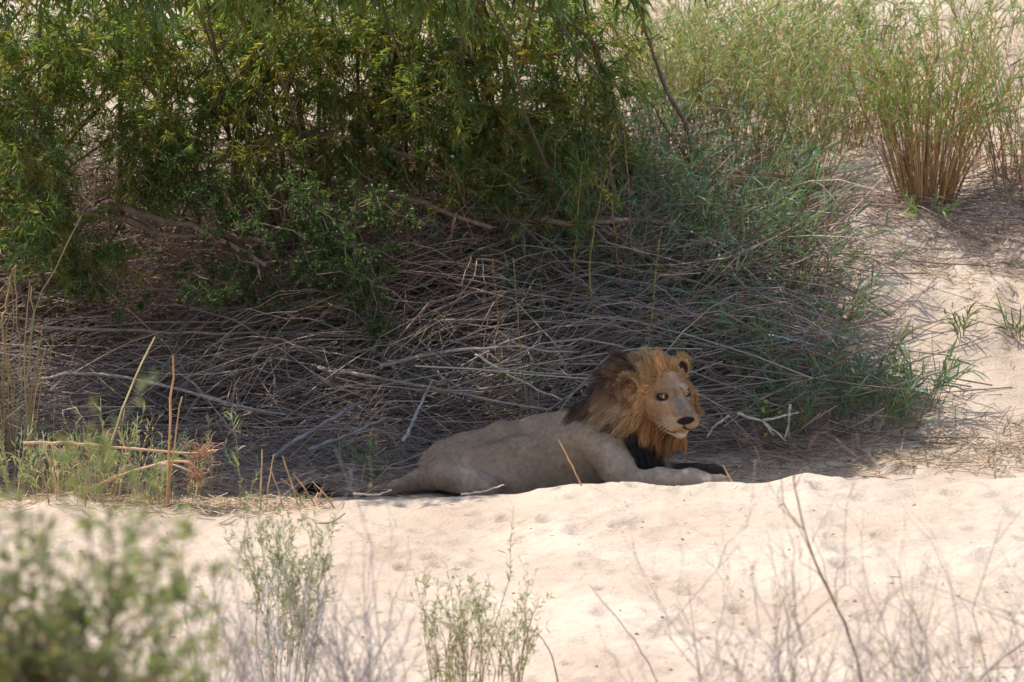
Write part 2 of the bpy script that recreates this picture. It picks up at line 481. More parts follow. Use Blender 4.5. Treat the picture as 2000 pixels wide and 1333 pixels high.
lion = thing('lion', 'male lion with dark-edged golden mane lying in the shade, head turned', 'lion', (0.2, 0, 0))
LV, LF = build_lion()
LN = vnormals(LV, LF)
lq = toH(LV)
_w = sstep(.2, .3, np.linalg.norm(lq - np.array([0, -.05, -.05]), axis=1))
LV = LV + LN * (_w * (.009 * fbm(LV[:, 0] * 11 + LV[:, 2] * 5, LV[:, 2] * 9 + LV[:, 1] * 8, 3) + .003 * fbm(LV[:, 0] * 42, LV[:, 2] * 30 + LV[:, 1] * 30, 2)))[:, None]
LN = vnormals(LV, LF)
lpx, lpy = proj(LV)
def lion_colour(V, N, q, px, py):
    n3 = fbm(V[:, 0] * 9 + V[:, 1] * 4, V[:, 2] * 9 + V[:, 1] * 3, 3)
    C = np.tile(np.array([.222, .162, .110]), (len(V), 1))
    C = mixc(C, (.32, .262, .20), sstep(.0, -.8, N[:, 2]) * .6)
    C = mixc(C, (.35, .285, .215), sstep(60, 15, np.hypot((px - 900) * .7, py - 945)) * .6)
    C = mixc(C, (.13, .082, .05), sstep(.055, .0, seg_d(V, P(1050, 828, -.03), P(885, 896, -.14))[0] + .02 * n3) * .55)  # shade of the back fold, painted into the coat colour
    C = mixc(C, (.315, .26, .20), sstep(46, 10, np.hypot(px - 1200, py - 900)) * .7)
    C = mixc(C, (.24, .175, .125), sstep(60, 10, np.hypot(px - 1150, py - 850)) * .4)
    C = mixc(C, (.15, .10, .065), sstep(50, 5, np.hypot((px - 868), (py - 945) * 1.2)) * .6)  # shading at the thigh, painted dark into the coat
    C = mixc(C, (.15, .11, .08), sstep(40, 5, np.hypot((px - 1165) * 1.2, (py - 925) * .8)) * .5)  # crease shade behind the elbow, put into the coat colour
    d, _ = seg_d(V, P(1215, 930, -.34), P(1400, 940, -.45)); C = mixc(C, (.30, .247, .188), sstep(.12, .07, d) * .8)
    C *= (1 + .3 * n3)[:, None]
    # far paw coloured dark; tail tuft is dark-haired
    d, _ = seg_d(V, P(1340, 921, .05), P(1412, 922, .05)); C = mixc(C, (.055, .035, .025), sstep(.12, .07, d) * (V[:, 1] > -.16))
    C = mixc(C, (.03, .022, .018), sstep(668, 630, px) * (V[:, 2] < .2))
    # head
    hd = (np.linalg.norm(q - np.array([0, -.05, -.05]), axis=1) < .26)
    H = np.tile(np.array([.235, .142, .076]), (len(V), 1)); H *= (1 + .25 * n3 + .35 * fbm(q[:, 0] * 45 + q[:, 1] * 20, q[:, 2] * 45 + q[:, 1] * 25, 3))[:, None]
    H = mixc(H, (.25, .13, .065), sstep(.07, .125, np.abs(q[:, 0])) * sstep(.06, -.04, q[:, 1]) * .75)
    s, f, u = np.abs(q[:, 0]), q[:, 1], q[:, 2]
    H = mixc(H, (.34, .24, .155), sstep(.05, .02, s) * sstep(-.02, .03, u) * .6)                       # brow centre
    H = mixc(H, (.20, .15, .11), sstep(.055, .03, s) * sstep(.05, .09, f) * sstep(-.10, -.07, u))  # grey bridge above the nose
    mz = np.linalg.norm((np.stack([s, f, u], 1) - np.array([.045, .105, -.127])) / np.array([.055, .072, .048]), axis=1)
    H = mixc(H, (.34, .225, .135), sstep(1.5, .7, mz) * .85)
    H = mixc(H, (.50, .42, .34), sstep(-.168, -.186, u) * sstep(.04, .08, f) * .8)                        # pale chin
    H = mixc(H, (.38, .28, .19), sstep(.035, .015, np.linalg.norm(np.stack([s - .055, f - .035, u + .032], 1), axis=1)) * .8)  # pale patch under eye
    e = np.linalg.norm(np.stack([(s - .064) / 1.5, f - .022, u * 1.25], 1), axis=1)
    H = mixc(H, (.035, .024, .018), sstep(.036, .024, e))
    d, _ = seg_d(np.stack([s, f, u], 1), (.048, .036, -.008), (.040, .066, -.050)); H = mixc(H, (.07, .045, .035), sstep(.016, .005, d) * .95)
    d, _ = seg_d(np.stack([s, f, u], 1), (.035, .040, .030), (.10, .01, .032)); H = mixc(H, (.17, .105, .065), sstep(.022, .008, d) * .6)
    for row in (-.108, -.119, -.130):                                                                # whisker rows
        d, t = seg_d(np.stack([s, f, u], 1), (.055, .145, row), (.082, .085, row - .004))
        H = mixc(H, (.15, .09, .06), sstep(.0065, .002, d) * .75)
    mp = [(0, -.122), (.002, -.146), (.020, -.157), (.045, -.165), (.072, -.163), (.092, -.150)]      # split lip and mouth line
    su = np.stack([s, u], 1)
    for k_, (a, b) in enumerate(zip(mp[:-1], mp[1:])):
        d, _ = seg_d(su, a, b); H = mixc(H, (.03, .018, .016), sstep(.0075, .004, d) * (f > .03) * (.75 if k_ == 0 else 1))
    nl = np.linalg.norm(np.stack([s / np.clip(.049 + 1.1 * (u + .104), .010, .049), (f - .152) / .026, (u + .103) / .022], 1), axis=1)
    H = mixc(H, (.022, .016, .016), sstep(1.12, .98, nl))
    H = mixc(H, (.13, .08, .05), sstep(.02, .008, seg_d(np.stack([q[:, 0], f, u], 1), (-.075, .02, -.05), (-.06, .06, -.105))[0]) * .35)  # cheek scar line
    H = mixc(H, (.40, .32, .25), sstep(.024, .010, seg_d(q, (.030, .045, .075), (.062, .03, .02))[0]) * .8)     # scar over the far brow
    H = mixc(H, (.10, .065, .05), sstep(.012, .005, seg_d(q, (.022, .04, .085), (.030, .055, .03))[0]) * .7)
    # ears: tan rim, dark hollow
    ee = ear_d(q)
    H = mixc(H, (.48, .31, .15), sstep(.085, .07, ee))
    ei = ear_d(q, (.010, .024, -.002))
    H = mixc(H, (.03, .02, .018), sstep(.050, .040, ei))
    face = hd & (f > -.26)
    C[face] = H[face]
    return np.clip(C, 0, 1)
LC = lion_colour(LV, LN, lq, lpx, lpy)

# mane mask and colours
def mane_fields(V, N, q, px, py):
    s, f, u = q[:, 0], q[:, 1], q[:, 2]
    a_s = np.abs(s)
    # head ring: behind the face
    fe = np.sqrt((a_s / (.128 - .22 * np.maximum(0, -u - .05))) ** 2 + ((u + .045) / .138) ** 2)       # 1 at the rim of the face
    front = sstep(.93, 1.02, fe) * sstep(-.01, -.05, f)
    back = sstep(-.10, -.15, f)
    dh = np.linalg.norm(q - np.array([0, -.12, -.03]), axis=1)
    head = np.maximum(front, back) * (dh < .27)
    ear = ear_d(q, (0, .008, 0))
    head = head * sstep(.066, .085, ear)
    jaw = sstep(-.185, -.20, u) * sstep(.10, .07, f) * (dh < .30)
    head = np.maximum(head, jaw)
    dn, tn = seg_d(V, P(1112, 826, .06), P(1240, 760, -.02))
    nz_ = 22 * fbm(V[:, 0] * 14 + 3, V[:, 1] * 14 + V[:, 2] * 9, 2)
    neck = (dn < .27) * sstep(-8, 22, px + nz_ - 1092 - 30 * np.clip((py - 800) / 40, 0, 3)) * sstep(8, -22, py + nz_ - 815 - (px - 1110) * .45)
    dc, tc = seg_d(V, P(1235, 845, -.18), P(1285, 905, -.2))
    chest = (dc < .16) * sstep(810, 825, py) * sstep(916, 904, py) * sstep(-14, 8, px + nz_ * .6 - (1216 + (py - 843) * .55))
    nk = neck; ch = chest
    nk *= 1 - (dh < .22) * sstep(-.16, -.1, f)
    tot = np.maximum(np.maximum(head, nk), ch)
    tot = tot * ~((f > -.04) & (fe < 1.0) & (u > -.19))
    return tot, head, nk, ch
MT, MH, MN_, MC = mane_fields(LV, LN, lq, lpx, lpy)
def mane_colour(px, py, V, q, r):
    n = len(px)
    gold = np.array([.43, .235, .095]); tan = np.array([.50, .345, .19]); rust = np.array([.27, .115, .04]); black = np.array([.018, .013, .012]); dkb = np.array([.12, .07, .043])
    C = np.tile(gold, (n, 1))
    jitter = r.normal(0, 7, n)
    C = mixc(C, tan, sstep(70, 15, np.hypot(px - 1190 + jitter, (py - 800) * .8)) * .75)
    C = mixc(C, tan, sstep(60, 15, np.hypot(px - 1260 + jitter, py - 705)) * .8)
    C = mixc(C, rust, sstep(60, 20, np.hypot(px - 1275 + jitter, py - 850)) * .8)
    C = mixc(C, rust * .65, sstep(40, 10, np.hypot(px - 1310, py - 880 + jitter)) * .8)
    c2 = np.stack([px + jitter, py], 1)
    d, _ = seg_d(c2, (1085, 822), (1205, 690)); C = mixc(C, dkb, sstep(80, 36, d)); C = mixc(C, black, sstep(32, 8, d) * .85)
    d, _ = seg_d(c2, (1215, 848), (1285, 905)); C = mixc(C, dkb, sstep(44, 26, d)); C = mixc(C, black, sstep(32, 18, d))
    # far side of the neck is dark too
    C = mixc(C, dkb, sstep(.10, .22, V[:, 1]) * (q[:, 1] < -.2))
    return C * (1 + r.normal(0, .2, (n, 1)).clip(-.5, .6))
r_ = np.random.default_rng(21)
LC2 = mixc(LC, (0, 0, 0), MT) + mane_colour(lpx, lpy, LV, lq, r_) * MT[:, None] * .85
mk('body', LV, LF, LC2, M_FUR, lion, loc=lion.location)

def grow(idx, direc, length, bend, width, K, C, name, mat, clump=0, seed=1, tipw=.25, root=.72):
    r = np.random.default_rng(seed)
    n = len(idx)
    b = LV[idx] + r.normal(0, .0025, (n, 3)) - LN[idx] * .004
    t = np.linspace(0, 1, K)[None, :, None]
    pth = b[:, None] + direc[:, None] * length[:, None, None] * t + bend[:, None] * (length[:, None, None] * t * t)
    if clump:
        tone = r.normal(1, .22, clump).clip(.5, 1.6)
        gi = r.choice(n, clump, replace=False)
        near = np.empty(n, int)
        for a in range(0, n, 4000):
            near[a:a + 4000] = np.argmin(((b[a:a + 4000, None] - b[gi][None]) ** 2).sum(-1), 1)
        gp = pth[gi][near]
        wgt = (np.linspace(0, 1, K) ** 1.3 * .72)[None, :, None]
        off = (b - b[gi][near])[:, None] * .25
        pth = pth * (1 - wgt) + (gp + off) * wgt
        C = C * tone[near][:, None]
        pth = pth + np.cumsum(r.normal(0, .0028, pth.shape), 1) * (np.arange(K) > 0)[None, :, None]
    nn = LN[idx][:, None] + r.normal(0, .45, (n, 1, 3))
    T = norm(np.gradient(pth, axis=1)); side = norm(np.cross(T, np.broadcast_to(nn, T.shape)))
    wd = width[:, None] * np.linspace(1, tipw, K)[None]
    V, Q = strips(pth, side, wd)
    g = np.linspace(root, 1.12, K)
    CC = np.repeat((C[:, None] * g[None, :, None]), 2, 1).reshape(-1, 3) if False else np.repeat((C[:, None] * g[None, :, None]).reshape(-1, 3), 2, 0)
    return mk(name, V, Q, CC, mat, lion, loc=lion.location)

# mane strands
cand = np.where(MT > .05)[0]
pr = MT[cand]; pr = pr / pr.sum()
NM = 42000
mi = r_.choice(cand, NM, p=pr)
q = lq[mi]; rv = np.stack([q[:, 0], np.zeros(NM), q[:, 2] + .045], 1); rv = norm(rv)
radial = rv @ HB
back = -hf_
wh = np.clip(MH[mi], 0, 1)[:, None]
top = np.maximum(sstep(.02, .09, q[:, 2]), sstep(.45, .85, LN[mi][:, 2]) * sstep(-.10, .0, q[:, 2]))[:, None]
dirh = norm(radial * (.75 + .15 * top) + back * (.45 + .3 * top) + LN[mi] * .5 + np.array([0, 0, -1.]) * (.5 * (1 - top)))
neckdir = norm(P(1120, 850, .0) - P(1240, 760, 0))
dirn = norm(neckdir * .75 + LN[mi] * .38 + np.array([0, 0, -.40]))
dirc = norm(np.array([.25, -.1, -.9]) + LN[mi] * .35)
wc = np.clip(MC[mi], 0, 1)[:, None] * (1 - wh)
dd = norm(dirh * wh + dirn * (1 - wh) * (1 - wc) + dirc * wc + r_.normal(0, .14, (NM, 3)))
ln = (.158 - .035 * top[:, 0]) * wh[:, 0] + (1 - wh[:, 0]) * (.115 * (1 - wc[:, 0]) + .10 * wc[:, 0])
fr_ = sstep(.90, 1.12, np.sqrt((np.abs(q[:, 0]) / .128) ** 2 + ((q[:, 2] + .045) / .138) ** 2))
ln = ln * np.where(wh[:, 0] > .5, .45 + .55 * fr_, 1) * r_.uniform(.55, 1.15, NM)
ln *= np.where(lpx[mi] < 1130, .7, 1)
ed_ = ear_d(q, (0, .03, 0))
ln *= np.where(q[:, 1] > -.185, .22 + .78 * sstep(.075, .15, ed_), 1)
ln *= np.where((q[:, 0] > .05) & (q[:, 2] < .06) & (q[:, 1] > -.2), .6, 1)
ln *= np.where((q[:, 2] < -.15) & (q[:, 1] > -.12) & (q[:, 0] > -.04), .62, 1)
bend = np.array([0, 0, -.32]) * (1 - .75 * top) + r_.normal(0, .07, (NM, 3))
mc = mane_colour(lpx[mi], lpy[mi], LV[mi], q, r_)
o = grow(mi, dd, ln, bend, r_.uniform(.0022, .0042, NM), 6, mc, 'mane', M_HAIR, 520, 5)
o['label'] = 'thick golden mane darkening to black on neck and chest'
# short coat
bodyc = np.where((MT < .3) & (LN[:, 2] > -.75) & (np.linalg.norm(lq - np.array([0, .06, -.06]), axis=1) > .16))[0]
bi = r_.choice(bodyc, 42000)
along = np.tile(np.array([-.9, 0, -.25]), (len(bi), 1))
leg = (lpx[bi] > 1235) & (lpy[bi] > 905); along[leg] = (.9, 0, -.25)
dcoat = norm(along - LN[bi] * (along * LN[bi]).sum(1, keepdims=True) + LN[bi] * .22 + r_.normal(0, .15, (len(bi), 3)))
grow(bi, dcoat, r_.uniform(.008, .017, len(bi)), np.zeros((len(bi), 3)), r_.uniform(.002, .0032, len(bi)), 2,
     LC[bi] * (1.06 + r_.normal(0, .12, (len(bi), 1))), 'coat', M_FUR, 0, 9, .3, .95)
# very short hair on the face
fc = np.where((MT < .3) & (np.linalg.norm(lq - np.array([0, .06, -.06]), axis=1) <= .19) & (lq[:, 1] > -.06))[0]
q3 = lq[fc]
bad = (np.linalg.norm(np.stack([(np.abs(q3[:, 0]) - .064) / 1.5, q3[:, 1] - .022, q3[:, 2]], 1), axis=1) < .024) | ((np.abs(q3[:, 0]) < .052) & (q3[:, 1] > .135) & (np.abs(q3[:, 2] + .103) < .026))
fc = fc[~bad]; fi_ = r_.choice(fc, 9000)
fq = lq[fi_]; fd = np.stack([np.sign(fq[:, 0]) * np.minimum(np.abs(fq[:, 0]) * 9, .7), np.full(9000, -.7), (fq[:, 2] + .02) * 5], 1) @ HB
fd = norm(fd - LN[fi_] * (fd * LN[fi_]).sum(1, keepdims=True) + LN[fi_] * .3 * np.linalg.norm(fd, axis=1, keepdims=True) + r_.normal(0, .12, (9000, 3)))
grow(fi_, fd, r_.uniform(.007, .014, 9000), np.zeros((9000, 3)), r_.uniform(.0016, .0026, 9000), 2, LC[fi_] * (1.05 + r_.normal(0, .2, (9000, 1))), 'face_hair', M_FUR, 0, 14, .3, .9)
# tail tuft
ti = r_.choice(np.where((lpx < 632) & (LV[:, 2] < .25))[0], 1500)
td = norm(np.tile([-.9, -.1, -.05], (1500, 1)) + LN[ti] * .45 + r_.normal(0, .15, (1500, 3)))
grow(ti, td, r_.uniform(.04, .085, 1500), np.tile([0, 0, -.2], (1500, 1)), np.full(1500, .003), 4, np.tile([.025, .018, .015], (1500, 1)), 'tail_tuft', M_HAIR, 40, 10)
# ear fringe: pale hairs in front of the near ear
es = np.where((ear_d(lq) < .072) & (lq[:, 1] < -.10))[0]
es = es[ear_d(lq[es], (.010, .028, -.002)) > .050]
ei = r_.choice(es, 2600)
ed = norm(LN[ei] * .7 + (np.stack([np.sign(lq[ei, 0]) * .3, np.full(2600, .1), np.full(2600, .6)], 1) @ HB) + r_.normal(0, .2, (2600, 3)))
grow(ei, ed, r_.uniform(.010, .034, 2600), np.zeros((2600, 3)), np.full(2600, .0025), 3, vary([(.44, .28, .13), (.38, .22, .10), (.5, .36, .2)], 2600, 1, .2, r_), 'ear_hair', M_HAIR, 0, 12)

# eyes: ball with pupil and iris, nose leather, whiskers
def ball(c, r, gaze):
    u = np.linspace(0, math.pi, 17); v = np.linspace(0, 2 * math.pi, 24, endpoint=False)
    g = norm(np.asarray(gaze, float)); a = norm(np.cross(g, [0, 0, 1.])); b = np.cross(a, g)
    V = []; C = []
    for i in u:
        for j in v:
            V.append(c + r * (g * math.cos(i) + (a * math.cos(j) + b * math.sin(j)) * math.sin(i)))
            C.append((.004, .004, .004) if i < .22 else (.46, .23, .05) if i < .62 else (.03, .02, .015))
    idx = np.arange(len(V)).reshape(len(u), len(v))
    Qd = np.stack([idx[:-1], np.roll(idx[:-1], -1, 1), np.roll(idx[1:], -1, 1), idx[1:]], -1).reshape(-1, 4)
    return np.array(V), Qd, np.array(C)
gz = norm(np.array([.62, -.78, .06]))
for s in (-1, 1):
    V, Fq, C = ball(fromH((s * .063, .015, -.001)), .0215, gz)
    mk('eye', V, Fq, C, M_EYE, lion, loc=lion.location)
wp = []
for s in (-1, 1):
    for k in range(9):
        a = fromH((s * (.055 + .004 * (k % 3)), .135 - .02 * (k // 3), -.108 - .011 * (k % 3)))
        d = norm(np.array([s * .9, .25 - .2 * (k // 3), .15 - .2 * (k % 3)])) @ HB
        t = np.linspace(0, 1, 5)[:, None]
        wp.append(a + d * .10 * t + np.array([0, 0, -.03]) * t * t)
V, Fq = tubes(np.array(wp), np.tile(np.linspace(.0007, .0002, 5), (18, 1)), 3)
mk('whiskers', V, Fq, np.array([.6, .55, .48]), M_HAIR, lion, loc=lion.location)['kind'] = 'stuff'


# ------------------------------------------------------------------ vegetation generators
UP = np.array([0, 0, 1.0])
def sprig_leaves(c, d, Ls, M, leafL, leafW, cols, r, droop=.5, twig=(.17, .11, .07)):
    """narrow-leaved willow twigs: centres c, directions d -> leaf and twig geometry"""
    N = len(c)
    t = np.linspace(.08, 1, M)[None, :, None]
    Lv = Ls[:, None, None]
    ax = c[:, None] + d[:, None] * Lv * t - UP * droop * Lv * t * t
    tg = norm(d[:, None] - UP * 2 * droop * t)
    ra = rdir(N * M, r).reshape(N, M, 3); ra = norm(ra - tg * (ra * tg).sum(-1, keepdims=True))
    ld = norm(tg * r.uniform(.5, 1.1, (N, M, 1)) + ra * .8 - UP * .18)
    nn = norm(ra + UP * .8 + r.normal(0, .4, (N, M, 3)))
    LL = leafL * r.uniform(.6, 1.25, N * M); WW = leafW * r.uniform(.75, 1.25, N * M)
    V, T = leaves(ax.reshape(-1, 3), ld.reshape(-1, 3), nn.reshape(-1, 3), LL, WW)
    k = np.asarray(cols)[r.integers(0, len(cols), N)]
    C = np.repeat(k, M, 0) * r.uniform(.7, 1.3, (N * M, 1)); C = np.repeat(C, 4, 0)
    tk = np.linspace(0, 1, 4)[None, :, None]
    tp = c[:, None] + d[:, None] * Lv * tk - UP * droop * Lv * tk * tk
    TV, TF = tubes(tp, np.tile(np.linspace(.0035, .0012, 4), (N, 1)), 3)
    return (V, T, C), (TV, TF, vary([twig], N, 12, .3, r))

def reed_clump(name, label, cat, base, n, H, spread, leafL=.16, leafW=.010, M=12, leaf_from=.3, tilt=.25, lean=(0, 0, 0),
               stem_cols=((.30, .21, .09),), leaf_cols=((.07, .12, .05),), group=None, seed=1, stem_r=.004, droop=.25, per=8, upright=.8):
    r = np.random.default_rng(seed)
    base = np.asarray(base, float)
    root = thing(name, label, cat, base, group)
    a = r.uniform(0, 2 * np.pi, n); q = np.sqrt(r.uniform(0, 1, n)) * spread
    b = np.stack([base[0] + q * np.cos(a), base[1] + q * np.sin(a), np.zeros(n)], 1)
    b[:, 2] = ground(b[:, 0], b[:, 1]) - .01
    out = np.stack([np.cos(a), np.sin(a), np.zeros(n)], 1) * (tilt * (.3 + q / max(spread, 1e-6)) * r.uniform(.4, 1.3, n))[:, None]
    d = norm(out + UP + np.asarray(lean) + r.normal(0, .05, (n, 3)))
    h = H * r.uniform(.55, 1.08, n)
    K = 7; t = np.linspace(0, 1, K)[None, :, None]
    hd = d * np.array([1, 1, 0])
    wob = r.normal(0, .02, (n, K, 3)) * t
    pth = b[:, None] + d[:, None] * h[:, None, None] * t + (norm(hd + 1e-6)[:, None] * droop - UP * droop * .5) * h[:, None, None] * t ** 2.5 * r.uniform(.2, 1, (n, 1, 1)) + wob * h[:, None, None]
    V, F = tubes(pth, stem_r * r.uniform(.7, 1.2, (n, 1)) * np.linspace(1, .35, K)[None], 3)
    sc = vary(stem_cols, n, K * 3, .3, r)
    mk('stem_cluster', V, F, sc, M_DRY, root, loc=base)
    if M:
        tt = leaf_from + (1 - leaf_from) * r.uniform(0, 1, (n, M)) ** .8
        fi = tt * (K - 1); i0 = np.clip(fi.astype(int), 0, K - 2); fr = (fi - i0)[..., None]
        rows = np.arange(n)[:, None]
        p0 = pth[rows, i0] * (1 - fr) + pth[rows, i0 + 1] * fr
        tg = norm(pth[rows, i0 + 1] - pth[rows, i0])
        ra = rdir(n * M, r).reshape(n, M, 3); ra = norm(ra - tg * (ra * tg).sum(-1, keepdims=True))
        ld = norm(tg * upright + ra * r.uniform(.3, .9, (n, M, 1)))
        LL = leafL * r.uniform(.5, 1.25, (n, M, 1, 1))
        k = np.linspace(0, 1, 4)[None, None, :, None]
        lp = p0[:, :, None] + ld[:, :, None] * LL * k - UP * LL * k * k * r.uniform(.0, .45, (n, M, 1, 1))
        lp = lp.reshape(n * M, 4, 3)
        T = norm(np.gradient(lp, axis=1))
        sd = norm(np.cross(T, np.broadcast_to(norm(rdir(n * M, r) + UP * .6)[:, None], T.shape)))
        wd = (leafW * r.uniform(.6, 1.2, (n * M, 1))) * np.array([[.55, 1, .8, .1]])
        V, Qd = strips(lp, sd, wd)
        mk('foliage', V, Qd, vary(leaf_cols, n * M, 8, .3, r), M_REED, root, loc=base)
    return root

def branching(b, d, L, R, r, levels, nchild, ratio=.55, spread=.8, lift=.15, K=5, wob=.06):
    """returns list of (paths, radii) per level"""
    out = []
    N = len(b)
    t = np.linspace(0, 1, K)[None, :, None]
    p = b[:, None] + d[:, None] * L[:, None, None] * t + UP * lift * L[:, None, None] * t * t + r.normal(0, wob, (N, K, 3)) * L[:, None, None] * t
    rr = R[:, None] * np.linspace(1, .45, K)[None]
    out.append((p, rr))
    for lv in range(levels):
        N = len(p); nc = nchild[lv]
        ti = r.uniform(.25, 1, (N, nc)); fi = ti * (K - 1); i0 = np.clip(fi.astype(int), 0, K - 2); fr = (fi - i0)[..., None]
        rows = np.arange(N)[:, None]
        cb = (p[rows, i0] * (1 - fr) + p[rows, i0 + 1] * fr).reshape(-1, 3)
        tg = norm(p[rows, i0 + 1] - p[rows, i0]).reshape(-1, 3)
        cd = norm(tg + rdir(N * nc, r) * spread)
        pl = np.linalg.norm(p[:, -1] - p[:, 0], axis=1)
        cl = np.repeat(pl, nc) * ratio * r.uniform(.5, 1.25, N * nc)
        cr = np.repeat(rr[:, 0], nc) * .55
        p = cb[:, None] + cd[:, None] * cl[:, None, None] * t + UP * lift * cl[:, None, None] * t * t + r.normal(0, wob, (N * nc, K, 3)) * cl[:, None, None] * t
        rr = np.maximum(cr[:, None] * np.linspace(1, .4, K)[None], .0007)
        out.append((p, rr))
    return out

def shrub(name, label, cat, base, n, H, spread, tilt, levels, nchild, R=.008, twig_cols=((.25, .2, .16),), leaf=None, group=None, seed=1,
          ratio=.55, bspread=.8, lift=.15, lean=(0, 0, 0), wob=.06):
    r = np.random.default_rng(seed)
    base = np.asarray(base, float); root = thing(name, label, cat, base, group)
    a = r.uniform(0, 2 * np.pi, n); q = np.sqrt(r.uniform(0, 1, n)) * spread
    b = np.stack([base[0] + q * np.cos(a), base[1] + q * np.sin(a), np.zeros(n)], 1); b[:, 2] = ground(b[:, 0], b[:, 1]) - .02
    d = norm(np.stack([np.cos(a), np.sin(a), 0 * a], 1) * tilt * r.uniform(.2, 1.2, (n, 1)) + UP + np.asarray(lean))
    lv = branching(b, d, H * r.uniform(.6, 1.05, n), np.full(n, R), r, levels, nchild, ratio, bspread, lift, wob=wob)
    g = Geo()
    for p, rr in lv:
        V, F = tubes(p, rr, 3); g.add(V, F, vary(twig_cols, len(p), p.shape[1] * 3, .3, r))
    g.build('stem_cluster', M_DRY, root, loc=base)
    if leaf:
        Lg = Geo()
        for li in leaf['levels']:
            p, rr = lv[li]; N, K, _ = p.shape; M = leaf['M']
            ti = leaf.get('t0', .2) + (1 - leaf.get('t0', .2)) * r.uniform(0, 1, (N, M)); fi = ti * (K - 1); i0 = np.clip(fi.astype(int), 0, K - 2); fr = (fi - i0)[..., None]
            rows = np.arange(N)[:, None]
            c = (p[rows, i0] * (1 - fr) + p[rows, i0 + 1] * fr).reshape(-1, 3)
            tg = norm(p[rows, i0 + 1] - p[rows, i0]).reshape(-1, 3)
            keep = r.uniform(size=len(c)) < leaf.get('keep', 1.0); c = c[keep]; tg = tg[keep]
            if not len(c): continue
            ld = norm(tg * leaf.get('along', .6) + rdir(len(c), r) * .8); nn = norm(rdir(len(c), r) + UP)
            V, T = leaves(c, ld, nn, leaf['L'] * r.uniform(.6, 1.3, len(c)), leaf['W'] * r.uniform(.7, 1.3, len(c)))
            Lg.add(V, T, vary(leaf['cols'], len(c), 4, .3, r))
        Lg.build('foliage', M_LEAF, root, loc=base)
    return root

def stick(name, label, cat, pts, r0, r1, col, group=None, mat=None, sides=6, wob=.012, seed=0, K=14, twigs=0, parent=None):
    """one bent branch or stalk through the given world points"""
    r = np.random.default_rng(seed + 100)
    pts = np.asarray(pts, float); s = np.linspace(0, len(pts) - 1, K)
    p = np.stack([np.interp(s, np.arange(len(pts)), pts[:, i]) for i in range(3)], 1)
    for _ in range(2): p[1:-1] = .5 * p[1:-1] + .25 * (p[:-2] + p[2:])
    L = np.linalg.norm(pts[-1] - pts[0])
    p[1:-1] += r.normal(0, wob * min(L, 1), (K - 2, 3))
    g = Geo()
    rad_ = np.linspace(r0, r1, K) * (1 + r.normal(0, .08, K))
    V, F = tubes(p[None], rad_[None], sides)
    if sides > 4: F = F[:1]
    g.add(V, F, np.repeat(np.asarray(col)[None] * r.uniform(.75, 1.25, (K, 1)), sides, 0))
    if twigs:
        i = r.integers(2, K - 1, twigs)
        lv = branching(p[i], norm(norm(p[i + (i < K - 1)] - p[i - 1]) + rdir(twigs, r) * .7), L * r.uniform(.1, .35, twigs), np.full(twigs, r1 * .8), r, 1, [3], wob=.08)
        for pp, rr in lv:
            V, F = tubes(pp, rr, 3); g.add(V, F, vary([col], len(pp), pp.shape[1] * 3, .25, r))
    o = g.build(name, mat or M_BARK, parent, loc=(pts[0] if parent is None else parent.location))
    if parent is None:
        o.location = pts[0]; tag(o, label, cat, group)
    return o

# ------------------------------------------------------------------ willow trees of the thicket
W_COLS = [(.14, .22, .055), (.12, .20, .055), (.175, .25, .055), (.21, .25, .06), (.10, .175, .06)]
r = np.random.default_rng(40)
# clumps of hanging twigs: photo pixel, depth, half-sizes (pixels, pixels, metres), number of twigs
IN = [(40, 130, 2.2, 150, 150, .6, 300), (50, 330, 1.9, 110, 110, .45, 150), (60, 440, 1.7, 100, 60, .4, 70), (220, 90, 2.5, 160, 120, .6, 260), (290, 290, 2.1, 95, 95, .35, 130),
      (270, 370, 1.9, 40, 40, .2, 16), (430, 100, 2.8, 160, 130, .6, 250), (560, 60, 2.6, 140, 100, .6, 200), (480, 200, 2.5, 90, 60, .4, 60),
      (680, 120, 2.9, 160, 150, .6, 260), (860, 190, 2.5, 110, 120, .4, 170), (820, 60, 3.0, 160, 110, .6, 210), (980, 170, 2.9, 140, 140, .6, 200),
      (1000, 280, 2.7, 120, 70, .4, 110), (1130, 90, 3.2, 130, 120, .6, 120), (1120, 230, 3.0, 120, 110, .5, 95), (1040, 20, 3.4, 180, 80, .7, 160), (1190, 180, 3.1, 70, 130, .4, 45),
      (720, 290, 2.6, 80, 60, .3, 45), (150, 200, 3.4, 200, 150, .5, 60), (400, 120, 3.8, 200, 130, .5, 70), (900, 200, 3.9, 250, 130, .5, 80), (1150, 300, 3.3, 100, 60, .4, 70), (640, 230, 3.6, 120, 90, .4, 35),
      (420, 330, 2.2, 150, 60, .3, 45), (560, 290, 2.3, 110, 60, .3, 35), (150, 480, 1.8, 130, 70, .3, 50), (650, 330, 2.4, 150, 55, .3, 50), (900, 350, 2.4, 150, 60, .3, 75), (1080, 380, 2.4, 130, 70, .3, 60), (330, 240, 2.4, 120, 70, .3, 50)]
tw_c = []; tw_tree = []
TREES = [(-2.75, 3.0), (-1.35, 3.3), (-.45, 3.5), (.35, 3.7)]
def which_tree(x): return np.argmin(np.abs(np.asarray(x)[:, None] - np.array([t[0] for t in TREES])[None]), 1)
for (px, py, Y, rx, ry, rd, n) in IN:
    n = int(n * (.72 if px < 900 else .52)); v = rdir(n, r) * (r.uniform(.25, 1, (n, 1)) ** .6)
    tw_c.append(P(px + v[:, 0] * rx, py + v[:, 1] * ry, Y + v[:, 2] * rd))
